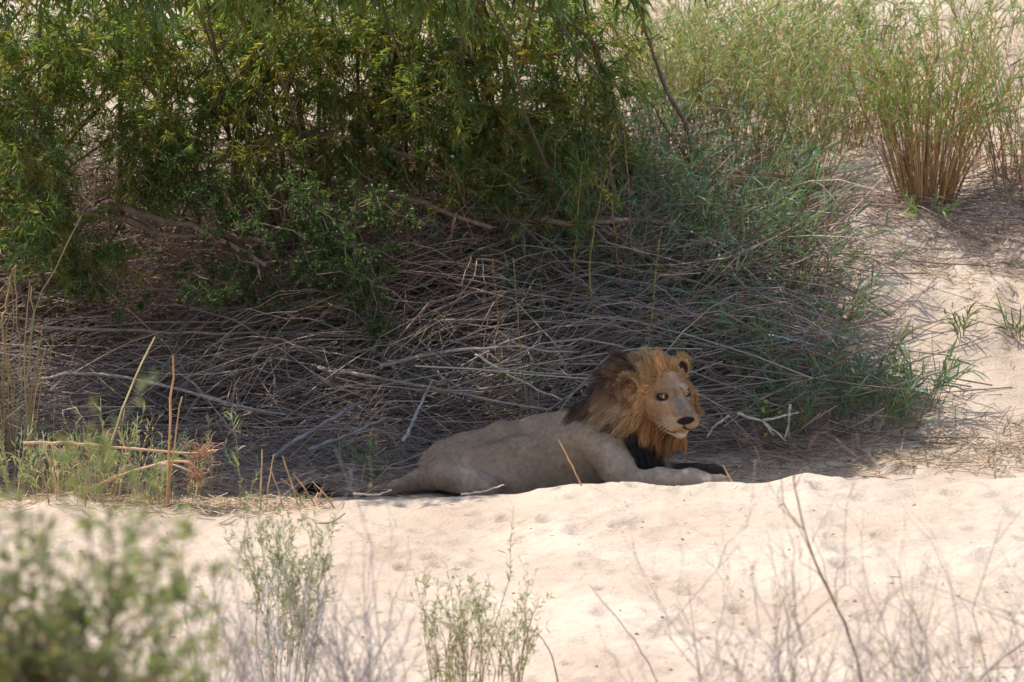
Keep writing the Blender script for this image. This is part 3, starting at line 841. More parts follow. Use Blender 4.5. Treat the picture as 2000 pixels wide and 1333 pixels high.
# the high crown above the picture, which shades the lion: lifted along the sun's rays from the shaded ground
FY = lambda x: np.interp(x, [-4.5, -2.2, -1.6, -1.0, -.85, -.1, 0.0, .3, 1.2, 1.6, 2.0, 2.45], [-.1, -.15, -.30, -.42, -.62, -.62, -.5, -.42, -.42, -.15, .75, 1.25])
XR = lambda y: np.interp(y, [-.6, 1.2, 1.8, 2.4, 3.0, 3.6, 4.4], [2.3, 2.45, 2.3, 1.95, 1.75, 1.5, 1.2])
n = 9000
gx_ = r.uniform(-4.6, 2.5, n); gy_ = np.where(r.uniform(size=n) < .55, r.uniform(-.7, 1.2, n), r.uniform(1.2, 4.6, n))
ok = (gy_ > FY(gx_) + .10 * fbm(gx_ * 3, gx_ * 0 + 1, 2)) & (gx_ < XR(gy_) + .25 * fbm(gy_ * 2, gx_ * 0 + 8, 2))
hole = fbm(gx_ * 1.6 + 3, gy_ * 1.6, 2) > .36
ok &= ~(hole & (gy_ > 1.6))
ok &= (gy_ < .95) | ((gx_ > .6) & (gy_ < 2.1)) | (r.uniform(size=n) < .08)
gx_, gy_ = gx_[ok], gy_[ok]; gz_ = ground(gx_, gy_)
zt = np.maximum(gz_ + 1.2, r.uniform(2.75, 3.9, len(gx_)))
tt_ = (zt - gz_) / SUN[2]
hi = np.stack([gx_ + SUN[0] * tt_, gy_ + SUN[1] * tt_, zt], 1)
hpx, hpy = proj(hi)
hi = hi[(hpy < -60)]
NIN = sum(len(c) for c in tw_c)
allc = np.concatenate(tw_c + [hi]); high = np.arange(len(allc)) >= NIN
ti_ = which_tree(allc[:, 0])
tree_lab = ['spreading narrow-leaved willow with drooping twigs, trunk above the seedlings and dry bent stems',
            'narrow-leaved willow whose bare limbs arch low over the dark hollow',
            'dense narrow-leaved willow overhanging the dead sticks behind the lion',
            'narrow-leaved willow leaning over the lion, beside the green reeds']
for k, (tx, ty) in enumerate(TREES):
    base = np.array([tx, ty, ground(tx, ty)])
    root = thing('willow_tree', tree_lab[k], 'tree', base, 'willow trees of the thicket')
    g = Geo(); gt = Geo()
    for hh in (False, True):
        c = allc[(ti_ == k) & (high == hh)]
        if not len(c): continue
        d = norm(rdir(len(c), r) * np.array([1, 1, .6]) + np.array([0, -.25, -.15]))
        cc = c - d * .12
        cl = W_COLS + ([(.25, .26, .06), (.24, .19, .05)] if not hh else [])
        A, B = sprig_leaves(cc, d, r.uniform(.2, .42, len(c)) * (1.15 if hh else 1), 26 if hh else 30, .12 if hh else .074, .022 if hh else .0098, cl, r, .5 if hh else .22)
        g.add(*A); gt.add(*B)
    g.build('crown', M_LEAF, root, loc=base)
    gt.build('twig_spray', M_BARK, root, loc=base)['kind'] = 'stuff'
    # trunk with limbs reaching the clumps
    c = allc[ti_ == k]
    tip = c[r.choice(len(c), 26)]
    fork = base + np.array([0, 0, .15])
    K = 8; t = np.linspace(0, 1, K)[None, :, None]
    bb = base + r.normal(0, .34, (26, 3)) * np.array([1, 1, 0])
    bb[:, 2] = ground(bb[:, 0], bb[:, 1]) - .03
    dv = tip - bb
    pth = bb[:, None] + dv * np.array([1, 1, .0]) if False else bb[:, None] + (dv * np.array([1, 1, 0]))[:, None] * t ** 1.5 + (dv * np.array([0, 0, 1.]))[:, None] * t ** .8 + r.normal(0, .03, (26, K, 3)) * np.sin(np.pi * t)
    R0 = r.uniform(.007, .022, (26, 1))
    V, F = tubes(pth, R0 * np.linspace(1, .3, K)[None], 6)
    mk('trunk', V, F[:1], vary([(.13, .09, .065), (.17, .12, .09)], 26, K * 6, .2, r), M_BARK, root, loc=base)
    # bare limbs the photo shows low in the thicket
    LIMBS = {0: [[(195, 385, 2.0), (330, 432, 1.9), (420, 460, 1.8), (520, 520, 1.7)], [(180, 400, 2.1), (290, 450, 2.0), (345, 470, 1.95), (430, 455, 1.9), (540, 480, 1.8)]],
             1: [[(520, 355, 2.6), (640, 355, 2.5), (760, 375, 2.4), (870, 420, 2.3), (960, 445, 2.2)], [(440, 300, 2.7), (520, 262, 2.6), (600, 258, 2.6), (700, 270, 2.5), (810, 312, 2.4)],
                 [(400, 330, 2.6), (470, 290, 2.6), (560, 262, 2.6)]],
             2: [[(900, 425, 2.5), (1020, 425, 2.4), (1130, 440, 2.3), (1230, 430, 2.3)]]}
    for j, lp in enumerate(LIMBS.get(k, [])):
        pts = np.array([P(*q_) for q_ in lp])
        stick('limb', None, None, np.concatenate([[base + [0, 0, .10]], [.5 * (base + [0, 0, .35]) + .5 * pts[0]], pts]), .034 - .004 * j, .012, (.25, .175, .13), parent=root, sides=7, seed=k * 10 + j, wob=.01, twigs=5)

# ------------------------------------------------------------------ small-leaved creeper hanging in the hollow
r = np.random.default_rng(50)
cb = G(640, 620)
root = thing('creeper_shrub', 'dark small-leaved creeper trailing from the bare limbs into the hollow', 'shrub', cb)
g = Geo(); gs = Geo()
paths = []
for (x0, y0, x1, y1, Y) in [(430, 400, 560, 560, 1.75), (500, 390, 640, 560, 1.75), (600, 380, 700, 560, 1.7), (640, 400, 745, 640, 1.65), (560, 420, 690, 520, 1.7), (690, 400, 760, 480, 1.8),
                           (700, 520, 740, 660, 1.6), (380, 380, 450, 470, 1.85), (620, 470, 600, 600, 1.7), (450, 470, 520, 590, 1.75), (150, 560, 260, 620, 1.6), (660, 500, 730, 640, 1.62), (330, 560, 420, 600, 1.6)]:
    for rep in range(4):
        a = P(x0 + r.normal(0, 25), y0 + r.normal(0, 22), Y + r.normal(0, .1)); b = P(x1 + r.normal(0, 22), y1 + r.normal(0, 22), Y + r.normal(0, .1))
        t = np.linspace(0, 1, 9)[:, None]
        paths.append(a * (1 - t) + b * t + r.normal(0, .02, (9, 3)) + UP * .08 * np.sin(np.pi * t))
paths = np.array(paths)
V, F = tubes(paths, np.tile(np.linspace(.004, .0015, 9), (len(paths), 1)), 3); gs.add(V, F, np.array([.2, .15, .1]))
lv = branching(paths[:, ::2].reshape(-1, 3), rdir(len(paths) * 5, r), r.uniform(.06, .16, len(paths) * 5), np.full(len(paths) * 5, .0018), r, 1, [3], wob=.08)
for p, rr in lv:
    V, F = tubes(p, rr, 3); gs.add(V, F, np.array([.18, .15, .09]))
    N, K, _ = p.shape
    c = p[:, 1:].reshape(-1, 3); c = np.repeat(c, 3, 0) + r.normal(0, .008, (len(c) * 3, 3))
    V, T = leaves(c, norm(rdir(len(c), r) - UP * .2), norm(rdir(len(c), r) + UP), r.uniform(.018, .034, len(c)), r.uniform(.010, .017, len(c)))
    g.add(V, T, vary([(.07, .12, .035), (.05, .095, .035), (.10, .15, .04)], len(c), 4, .3, r))
gs.build('stem_cluster', M_DRY, root, loc=cb); g.build('foliage', M_LEAF, root, loc=cb)

# ------------------------------------------------------------------ dead sticks and litter (nobody could count these)
r = np.random.default_rng(60)
def brush(n, x0, x1, y0, y1, L0, L1, R0, R1, hmax, cols, flat, seed, dirx=1.0, accept=None, K=6):
    r = np.random.default_rng(seed)
    x = r.uniform(x0, x1, n); y = r.uniform(y0, y1, n)
    if accept is not None:
        k = accept(x, y, r); x, y = x[k], y[k]; n = len(x)
    L = r.uniform(L0, L1, n)
    a = r.normal(0, .55, n) + np.where(r.uniform(size=n) < .5, 0, np.pi)
    d = np.stack([np.cos(a) * dirx, np.sin(a) * .8, np.zeros(n)], 1); d = norm(d)
    t = np.linspace(-.5, .5, K)[None, :, None]
    c = np.stack([x, y, np.zeros(n)], 1)
    p = c[:, None] + d[:, None] * L[:, None, None] * t
    h = hmax * r.uniform(0, 1, n) ** 2.0
    gz = ground(p[..., 0], p[..., 1])
    line = gz.mean(1, keepdims=True) + (gz[:, -1:] - gz[:, :1]) * t[..., 0]
    z = np.maximum(gz * (1 - flat) + line * flat, gz) + .006 + h[:, None] + (r.normal(0, .25, n) * h + r.normal(0, .05, n) * (hmax > .1))[:, None] * t[..., 0] * 2
    z += (r.normal(0, .10, n) * L * (hmax > .1))[:, None] * (t[..., 0] ** 2 * 4 - .3)
    p[..., 2] = np.maximum(z, gz + .004)
    p += r.normal(0, .008, p.shape) * L[:, None, None] * np.array([1, 1, .3])
    R = r.uniform(R0, R1, n)
    V, F = tubes(p, R[:, None] * np.linspace(1, .5, K)[None], 3)
    return V, F, vary(cols, n, K * 3, .35, r)
BR = [(.26, .185, .14), (.33, .255, .205), (.19, .13, .10), (.38, .30, .24), (.24, .19, .17)]
inbush = lambda x, y, r: (x < np.interp(y, [.6, 1.2, 2, 3, 4.5], [1.7, 2.0, 1.9, 1.6, 1.3]) + r.normal(0, .2, len(x))) & (y > .75 + .25 * vnoise(x * 2, x * 0) - .15 * (x < -.9))
g = Geo()
g.add(*brush(3300, -4.2, 2.3, .8, 4.6, .35, 1.5, .0022, .006, .42, BR, .8, 61, accept=inbush))
g.add(*brush(700, -4.2, 2.0, 1.0, 4.2, .8, 2.2, .004, .0085, .50, BR, .9, 62, accept=inbush))
low = lambda x, y, r: (y > -.28 + .2 * vnoise(x * 2, x * 0) + .5 * sstep(-.9, -.3, x)) & (r.uniform(size=len(x)) < sstep(.2, -.6, x))
g.add(*brush(2600, -4.0, .2, -.3, 1.2, .08, .6, .0014, .0042, .14, BR + [(.32, .25, .18)], .6, 66, accept=low, K=5))
g.add(*brush(5200, -4.2, 2.3, .62, 4.0, .08, .45, .0014, .0035, .16, BR + [(.36, .28, .2)], .6, 63, accept=inbush, K=4))
matted = lambda x, y, r: r.uniform(size=len(x)) < np.clip(np.exp(-((y - 3.45) / .35) ** 2) + .9 * np.exp(-((x - 3.1) / .5) ** 2 - ((y - 3.9) / .5) ** 2), 0, 1)
g.add(*brush(2600, 1.6, 3.5, 2.7, 4.7, .06, .5, .0014, .004, .10, BR + [(.36, .26, .17), (.28, .19, .12)], .5, 65, accept=matted, K=4))
o = g.build('dead_stick_tangle', M_DRY); tag(o, 'tangled dead grey-brown sticks covering the shaded bank', kind='stuff')
# upright brown dead shoots inside the hollow
r = np.random.default_rng(64)
n = 1600
x = r.uniform(-3.8, .5, n); y = r.uniform(2.4, 4.2, n)
b = np.stack([x, y, ground(x, y) - .01], 1)
d = norm(np.stack([r.normal(.25, .6, n), r.normal(-.15, .35, n), np.full(n, .75)], 1))
L = r.uniform(.35, 1.3, n)
lv = branching(b, d, L, r.uniform(.002, .0055, n), r, 1, [3], .5, .7, -.15, wob=.05)
g = Geo()
for p, rr in lv:
    V, F = tubes(p, rr, 3); g.add(V, F, vary([(.26, .17, .115), (.32, .22, .16), (.20, .13, .09)], len(p), p.shape[1] * 3, .35, r))
n = 1100
x = r.uniform(-1.9, 1.7, n); y = r.uniform(1.7, 3.4, n)
b = np.stack([x, y, ground(x, y) + r.uniform(.05, .45, n)], 1)
d = norm(np.stack([r.normal(-.75, .35, n) * np.where(r.uniform(size=n) < .8, 1, -1), r.normal(-.55, .25, n), r.normal(.12, .22, n)], 1))
lv = branching(b, d, r.uniform(.5, 1.4, n), r.uniform(.0025, .006, n), r, 1, [1], .4, .5, -.32, wob=.035)
for p, rr in lv:
    p = p.copy(); p[..., 2] = np.maximum(p[..., 2], ground(p[..., 0], p[..., 1]) + .01)
    V, F = tubes(p, rr, 3); g.add(V, F, vary([(.34, .25, .18), (.42, .33, .25), (.27, .18, .12), (.30, .25, .22)], len(p), p.shape[1] * 3, .3, r))
o = g.build('dead_shoot_thicket', M_DRY); tag(o, 'leafless brown dead shoots filling the thicket under the willows', kind='stuff')

# straw and leaf crumbs lying on the sand
def litter(n, x0, x1, y0, y1, seed, cols, dens, Lm=(.03, .14)):
    r = np.random.default_rng(seed)
    x = r.uniform(x0, x1, n); y = r.uniform(y0, y1, n); k = dens(x, y, r); x, y = x[k], y[k]; n = len(x)
    a = r.uniform(0, 2 * np.pi, n); L = r.uniform(*Lm, n)
    K = 3; t = np.linspace(-.5, .5, K)[None]
    px_ = x[:, None] + np.cos(a)[:, None] * L[:, None] * t; py_ = y[:, None] + np.sin(a)[:, None] * L[:, None] * t
    pz = ground(px_, py_) + .006 + r.uniform(0, .02, n)[:, None] + r.normal(0, .05, n)[:, None] * t * L[:, None] * 4
    V, F = tubes(np.stack([px_, py_, pz], -1), np.tile(r.uniform(.0012, .003, (n, 1)), (1, K)), 3)
    return V, F, vary(cols, n, K * 3, .3, r)
ST = [(.45, .33, .2), (.35, .24, .14), (.25, .17, .11), (.5, .4, .26)]
g = Geo()
g.add(*litter(5200, 1.0, 3.4, .9, 4.6, 71, ST, lambda x, y, r: r.uniform(size=len(x)) < np.clip(.12 + 1.6 * fbm(x * 1.4, y * 1.4, 3) + .8 * np.exp(-((y - 3.3) / .5) ** 2) + .5 * np.exp(-((y - .95) / .3) ** 2), 0, 1)))
g.add(*litter(6500, -.5, 4.5, 3.6, 8.5, 76, ST, lambda x, y, r: r.uniform(size=len(x)) < np.clip(.18 + 1.5 * fbm(x * 1.1 + 5, y * 1.1, 3), 0, 1), (.05, .3)))
g.add(*litter(3200, -3.0, -.9, -1.2, -.3, 72, [(.6, .47, .3), (.5, .36, .22)], lambda x, y, r: r.uniform(size=len(x)) < np.exp(-((y + .62) / .3) ** 2) * np.clip(1.3 - np.abs(x + 1.9) / .8, 0, 1), (.05, .25)))
g.add(*litter(2600, .9, 3.4, -.1, 1.4, 73, ST, lambda x, y, r: r.uniform(size=len(x)) < np.exp(-((y - .35 - .2 * x) / .35) ** 2), (.05, .28)))
g.add(*litter(170, -3.3, 3.4, -7.5, -.7, 74, [(.25, .17, .11), (.33, .24, .16)], lambda x, y, r: r.uniform(size=len(x)) < .7, (.015, .06)))
o = g.build('straw_litter', M_DRY); tag(o, 'scattered straw and plant crumbs lying on the sand', kind='stuff')
# pebbles and dirt crumbs
r = np.random.default_rng(75)
n = 1500
x = r.uniform(-3.4, 3.4, n); y = -.8 - 6.8 * r.uniform(0, 1, n) ** .8
k = r.uniform(size=n) < np.clip(.35 + 1.5 * fbm(x * .9 + 2, y * .5, 3) + .25 * (x > .3), .05, 1); x, y = x[k], y[k]; n = len(x)
sz = .002 + .008 * r.uniform(0, 1, n) ** 5
oc = np.array([[1, 0, 0], [0, 1, 0], [-1, 0, 0], [0, -1, 0], [0, 0, 1], [0, 0, -1.]])
V = np.stack([x, y, ground(x, y, True) + sz * .25], 1)[:, None] + oc[None] * sz[:, None, None] * r.uniform(.6, 1.5, (n, 6, 1)) * np.array([1.3, 1.3, .8])
T = np.array([[0, 1, 4], [1, 2, 4], [2, 3, 4], [3, 0, 4], [1, 0, 5], [2, 1, 5], [3, 2, 5], [0, 3, 5]])
o = mk('pebbles', V, (np.arange(n)[:, None, None] * 6 + T[None]).reshape(-1, 3), vary([(.30, .22, .16), (.20, .14, .10), (.40, .31, .23)], n, 6, .3, r), M_STONE, smooth=False)
tag(o, 'dark pebbles and dirt crumbs dotted over the bright sand', kind='stuff')


# ------------------------------------------------------------------ reeds
GOLD = [(.42, .29, .12), (.34, .22, .10), (.48, .35, .16), (.28, .17, .08)]
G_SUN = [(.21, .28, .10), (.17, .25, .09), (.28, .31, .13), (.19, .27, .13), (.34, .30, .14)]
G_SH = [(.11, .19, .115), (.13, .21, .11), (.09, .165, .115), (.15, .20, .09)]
SUNNY = [  # base pixel, height px, culms, spread m, label
    (1250, 345, 350, 60, .22, 'pale feathery reed clump growing out of the willow edge'),
    (1335, 340, 350, 75, .24, 'tall feathery green reed clump beside the shaded reeds'),
    (1420, 330, 320, 70, .24, 'leafy sunlit reeds above the shaded ones, beside the tall feathery clump'), (1500, 350, 330, 70, .22, 'sunlit reeds touching the narrow golden bunch on its willow side'),
    (1585, 385, 380, 46, .07, 'narrow upright reed bunch with bright golden stems'),
    (1640, 290, 250, 46, .20, 'sunlit reeds between the golden bunch and the big tussock'), (1705, 260, 200, 40, .2, 'short sunlit reeds right against the big tussock'), (1380, 180, 230, 60, .25, None), (1470, 160, 190, 55, .25, None),
    (1555, 150, 190, 50, .25, None), (1640, 120, 150, 30, .25, 'shortest sunlit reeds, high up the bank behind the golden bunch'), (1300, 160, 200, 55, .22, None), (1720, 110, 150, 26, .2, 'sparse pale reeds high up behind the big tussock'), (1850, 130, 170, 26, .22, 'thin reeds showing above the big tussock, behind it'),
    (1930, 90, 120, 18, .2, 'scrawny low reeds near the bank top beyond the reddish stems'), (1990, 220, 200, 26, .2, 'yellowish reeds behind the thin reddish stems')]
for i, (px, py, h, n, sp, lab) in enumerate(SUNNY):
    reed_clump('reed_clump', lab or 'sparse sunlit reeds high up the bank behind the tall feathery clump', 'reeds', G(px, py), int(n * .9), h / 350 * 1.16, sp, .14, .0085, 13, .3, .28,
               stem_cols=GOLD, leaf_cols=G_SUN, group='sunlit reed clumps on the upper bank', seed=200 + i, lean=(.06, 0, 0))
# the big tussock and its neighbours
tb = G(1808, 408)
reed_clump('grass_tussock', 'big fan-shaped tussock of rusty golden stems with bright green tips', 'tussock', tb, 190, 1.12, .17, .13, .009, 9, .5, .30,
           stem_cols=[(.36, .21, .09), (.30, .17, .07), (.42, .28, .12), (.24, .14, .07)], leaf_cols=[(.15, .24, .05), (.12, .19, .06), (.2, .26, .08), (.3, .22, .08)], seed=230, stem_r=.0042, droop=.08)
reed_clump('grass_sprout', 'fresh green sprout at the foot of the big tussock', 'sprout', G(1806, 428), 9, .2, .05, .09, .009, 5, .2, .9, stem_cols=[(.2, .28, .08)], leaf_cols=[(.2, .3, .09)], seed=231)
for i, (px, py, h, n, sp, lab) in enumerate([(1915, 330, 330, 16, .12, 'sparse thin reddish stems standing beside the big tussock'),
                                             (1975, 350, 340, 26, .14, 'thin reddish reed stems over a brown mat of dead stalks'),
                                             (2030, 370, 300, 40, .2, 'leafy reddish reed clump, the farthest along the bank from the willows')]):
    reed_clump('reed_clump', lab, 'reeds', G(px, py), n, h / 350 * 1.15, sp, .10, .008, 12, .25, .3, stem_cols=[(.34, .18, .09), (.28, .17, .09)], leaf_cols=G_SUN, group='reddish reeds by the tussock', seed=240 + i)
SHADE = [(1180, 600, 330, 30, .2), (1250, 620, 330, 34, .2), (1320, 640, 330, 40, .22), (1385, 560, 330, 40, .22), (1440, 600, 300, 44, .22), (1500, 540, 260, 40, .24), (1555, 600, 220, 34, .2),
         (1290, 480, 280, 36, .2), (1400, 470, 260, 40, .24), (1500, 450, 200, 36, .22), (1330, 760, 190, 22, .16), (1460, 740, 210, 34, .2), (1530, 770, 220, 40, .2), (1600, 820, 170, 34, .18),
         (1680, 830, 160, 36, .2), (1745, 830, 130, 30, .16), (1800, 790, 110, 16, .12), (1110, 700, 190, 20, .16), (1040, 590, 230, 26, .2), (960, 560, 210, 22, .18), (1540, 860, 130, 26, .16),
         (1600, 700, 200, 30, .2), (1030, 800, 110, 12, .12), (880, 500, 180, 14, .15), (1100, 480, 220, 22, .2), (1200, 460, 230, 26, .2), (1150, 420, 300, 30, .25), (1250, 400, 330, 36, .25), (1080, 640, 180, 16, .2), (1180, 660, 170, 14, .2)]
for i, (px, py, h, n, sp) in enumerate(SHADE):
    LABS = {26: 'tall shaded reeds crowding the willow edge below the sunlit ones', 27: 'tallest shaded reeds, merging upward into the sunlit clumps', 29: 'few short blades close above the dark mane', 0: 'shaded reeds around the feet of the yellow and orange stalks', 1: 'shaded reeds directly above the lion\'s crown', 10: 'low shaded reeds between the lion\'s far ear and the bone-white twig', 11: 'bluish reeds behind the bone-white twig',
            12: 'dense bluish reeds rising over the yellow blooms', 13: 'shaded reeds below the silvery stick', 14: 'bushy low reeds spilling out of the shade onto the sand', 15: 'small bushy reeds beside the hooked twig',
            16: 'smallest shaded reeds, farthest out on the sand past the hooked twig', 20: 'low reeds at the foot of the bone-white twig', 21: 'shaded reeds behind the silvery stick', 8: 'shaded reeds around the lilac-grey dead stick',
            17: 'thin reeds brushing the back of the dark mane', 22: 'small reeds between the lion\'s back and the slanting pale stick', 23: 'few green blades under the big bare limb', 4: 'tall bluish reeds below the lilac-grey dead stick'}
    lab = LABS[i] if i in LABS else 'bluish-green shaded reeds with slender blades between the lion and the bare sand bank' if px >= 1450 else \
          'bluish-green shaded reeds rising behind the lion\'s head' if px >= 1150 else 'thin green reeds poking through the dead sticks above the lion\'s back'
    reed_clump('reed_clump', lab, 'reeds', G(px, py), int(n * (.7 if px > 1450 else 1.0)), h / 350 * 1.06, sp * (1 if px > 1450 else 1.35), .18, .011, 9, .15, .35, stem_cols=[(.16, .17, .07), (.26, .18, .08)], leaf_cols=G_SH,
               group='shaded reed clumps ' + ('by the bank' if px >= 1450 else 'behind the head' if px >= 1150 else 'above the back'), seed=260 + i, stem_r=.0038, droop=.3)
for i, (px, py, h, n, lab) in enumerate([(735, 950, 120, 8, 'small green grass tuft beside the lion\'s rump and tail'), (1475, 850, 90, 6, 'low green tuft between the bare white twig and the lion\'s face'),
                                         (1400, 700, 90, 8, 'green tuft rising beside the lion\'s far ear'), (115, 560, 150, 10, 'long-bladed green reed at the dark mouth of the hollow'), (1880, 660, 70, 6, 'tiny dry green tuft alone on the sand bank'),
                                         (1995, 655, 50, 7, 'low straw-coloured tuft high on the sand bank')]):
    reed_clump('grass_tuft', lab, 'grass tuft', G(px, py), n, h / 350 * 1.05, .06, .13, .010, 7, .1, .5, stem_cols=[(.24, .22, .09)], leaf_cols=[(.08, .13, .055), (.12, .17, .06)], seed=300 + i)

# single stalks that stand out
def line(pts, Y): return [P(x, y, (Y if np.isscalar(Y) else Y[k])) for k, (x, y) in enumerate(pts)]
STALKS = [
    ([(1118, 575), (1124, 480), (1136, 320)], 1.55, (.27, .19, .07), 'straight yellow reed stalk, first of the four behind the mane'),
    ([(1160, 640), (1150, 500), (1168, 410), (1186, 330)], 1.5, (.26, .19, .07), 'kinked yellow reed stalk, second of the four behind the mane'),
    ([(1216, 580), (1202, 490), (1190, 275)], 1.55, (.28, .155, .06), 'tall orange reed stalk, third of the four behind the mane'),
    ([(1238, 570), (1234, 480), (1219, 250)], 1.6, (.26, .145, .06), 'tall orange reed stalk, last of the four behind the mane'),
    ([(978, 695), (972, 640), (962, 505)], 1.15, (.28, .15, .07), 'short rusty stalk standing above the lion\'s back'),
    ([(1030, 800), (1015, 660), (1003, 505)], 1.1, (.24, .18, .08), 'thin yellow-green stalk above the lion\'s shoulder'),
    ([(1262, 720), (1275, 600), (1288, 465)], 1.2, (.22, .20, .07), 'yellow-green reed stalk rising right behind the lion\'s crown'),
    ([(1610, 520), (1612, 420), (1607, 320)], 2.6, (.55, .43, .28), 'lone straw-pale stalk upright at the edge of the bare bank'),
    ([(1943, 930), (1946, 835)], .25, (.55, .45, .32), 'short pale dry stalk upright in the sand by the straw heap')]
for i, (pts, Y, col, lab) in enumerate(STALKS):
    Y = G(*pts[0])[1] - (.75 if i < 7 else .02)
    lp = line(pts, Y); lp = [np.array([lp[0][0], Y, ground(lp[0][0], Y) - .02])] + lp
    stick('reed_stalk', lab, 'reed stalk', lp, (.0062, .0055, .0066, .006, .0055, .0045, .005, .006, .006)[i], .003, col, 'lone upright reed stalks', M_BARK, 5, .0035, seed=i)
ARCH = [([(700, 478), (800, 473), (880, 490), (960, 510), (1003, 518)], 1.45, (.33, .27, .10), 'arching yellow-green reed stem, the upper of two over the dark hollow', .007),
        ([(705, 512), (820, 507), (930, 518), (1000, 535), (1100, 563), (1180, 580), (1260, 584), (1350, 592)], 1.4, (.30, .20, .15), 'long pinkish arching reed stem that dips behind the lion\'s head', .008),
        ([(560, 520), (620, 506), (720, 470), (800, 440)], 1.5, (.25, .19, .12), 'short straight tan stem leaning in the hollow below the limbs', .007)]
for i, (pts, Y, col, lab, rr) in enumerate(ARCH):
    gy0, gy1 = G(*pts[0])[1] - .5, G(*pts[-1])[1] - .5
    Y = np.linspace(gy0, gy1, len(pts)) - .25 * np.sin(np.linspace(0, np.pi, len(pts)))
    o = stick('arching_reed', lab, 'reed stem', line(pts, Y), rr, .004, col, 'arching reed stems', M_DRY, 5, .003, seed=30 + i, K=20)
FALL = [([(786, 865), (812, 810), (843, 745)], .95, (.33, .29, .26), .010, 'grey broken stick propped upright behind the lion\'s back'),
        ([(622, 719), (750, 742), (900, 771), (1078, 801)], 1.05, (.27, .22, .19), .012, 'long straight grey stick pointing at the lion\'s mane'),
        ([(742, 715), (850, 690), (930, 678), (1040, 680), (1130, 689)], 1.15, (.34, .28, .23), .010, 'bowed pale grey stick above the lion\'s shoulder'),
        ([(928, 693), (1000, 735), (1098, 782)], 1.0, (.5, .43, .3), .007, 'thin straw-pale stick slanting down to the mane'),
        ([(60, 640), (250, 645), (450, 652), (700, 656)], 1.35, (.28, .22, .17), .011, 'very long level brown stick across the back of the hollow'),
        ([(40, 745), (130, 728), (260, 735), (460, 790), (560, 810)], 1.1, (.3, .25, .22), .012, 'long grey bowed stick lying behind the seedlings'),
        ([(530, 895), (620, 835), (705, 785)], .9, (.26, .22, .2), .013, 'thick grey stick slanting up beyond the lion\'s tail'),
        ([(600, 880), (680, 850), (760, 815)], .9, (.25, .21, .19), .010, 'thin grey stick lying parallel beyond the lion\'s tail'),
        ([(1380, 465), (1425, 520), (1465, 575)], 1.9, (.30, .26, .26), .011, 'lilac-grey dead stick slanting through the shaded reeds'),
        ([(1500, 655), (1570, 668), (1640, 686)], 1.5, (.42, .41, .42), .006, 'straight silvery stick lying across the shaded reeds'),
        ([(1735, 785), (1775, 800), (1800, 830)], 1.1, (.36, .26, .2), .006, 'small hooked twig at the sunlit edge of the reeds'),
        ([(1800, 520), (1900, 515), (1990, 500)], 2.6, (.52, .42, .3), .005, 'thin pale straw lying across the sand bank'),
        ([(1380, 985), (1395, 982), (1460, 976)], -.95, (.35, .27, .2), .004, 'tiny dry twig on the sand crest before the far paw'),
        ([(615, 1024), (650, 1020), (674, 1003)], -1.3, (.3, .24, .19), .006, 'small curved twig lying on bright sand by the bent stems'),
        ([(690, 964), (735, 968), (765, 957)], -.62, (.5, .42, .3), .006, 'pale straw lying on the sand against the lion\'s tail'),
        ([(900, 966), (940, 962), (985, 947)], -.62, (.42, .36, .28), .006, 'dry twig lying on the sand against the lion\'s belly')]
for i, (pts, Y, col, rr, lab) in enumerate(FALL):
    if Y > .5: Y = np.linspace(G(*pts[0])[1], G(*pts[-1])[1], len(pts)) - (.85 if pts[0][0] < 1700 else .03)
    stick('fallen_stick', lab, 'stick', line(pts, Y), rr * 1.15, rr * .6, col, 'single dead sticks', M_BARK, 6, .006, seed=50 + i)
# bare white twig and yellow flowers beside the face
r = np.random.default_rng(90)
tb = P(1535, 862, .75)
root = thing('bare_twig', 'bone-white forked dead twig lying by the lion\'s face', 'twig', tb)
for pts in ([(1440, 808), (1490, 822), (1535, 862)], [(1490, 822), (1510, 850)], [(1543, 790), (1540, 830), (1533, 856)], [(1490, 822), (1560, 806)], [(1425, 812), (1395, 832), (1380, 855)]):
    stick('twig_arm', None, None, line(pts, .75), .009, .004, (.5, .42, .36), parent=root, sides=5, seed=len(pts), wob=.008)
tb = G(1500, 880); root = thing('yellow_flower', 'small plant with a few yellow blooms beside the bone-white twig', 'flower', tb)
g = Geo(); gb = Geo()
for (x, y) in [(1497, 785), (1490, 800), (1505, 838), (1510, 848), (1495, 850), (1525, 805)]:
    e = P(x, y, .78); t = np.linspace(0, 1, 5)[:, None]
    V, F = tubes((tb * (1 - t) + e * t + r.normal(0, .006, (5, 3)))[None], np.full((1, 5), .0018), 3); g.add(V, F, np.array([.2, .2, .08]))
    V, T = leaves(np.tile(e, (9, 1)), rdir(9, r), rdir(9, r), r.uniform(.012, .022, 9), r.uniform(.010, .016, 9)); mk('bloom', V, T, vary([(.55, .42, .05), (.5, .46, .1)], 9, 4, .2, r), M_LEAF, root, loc=tb)
g.build('stem_cluster', M_DRY, root, loc=tb)

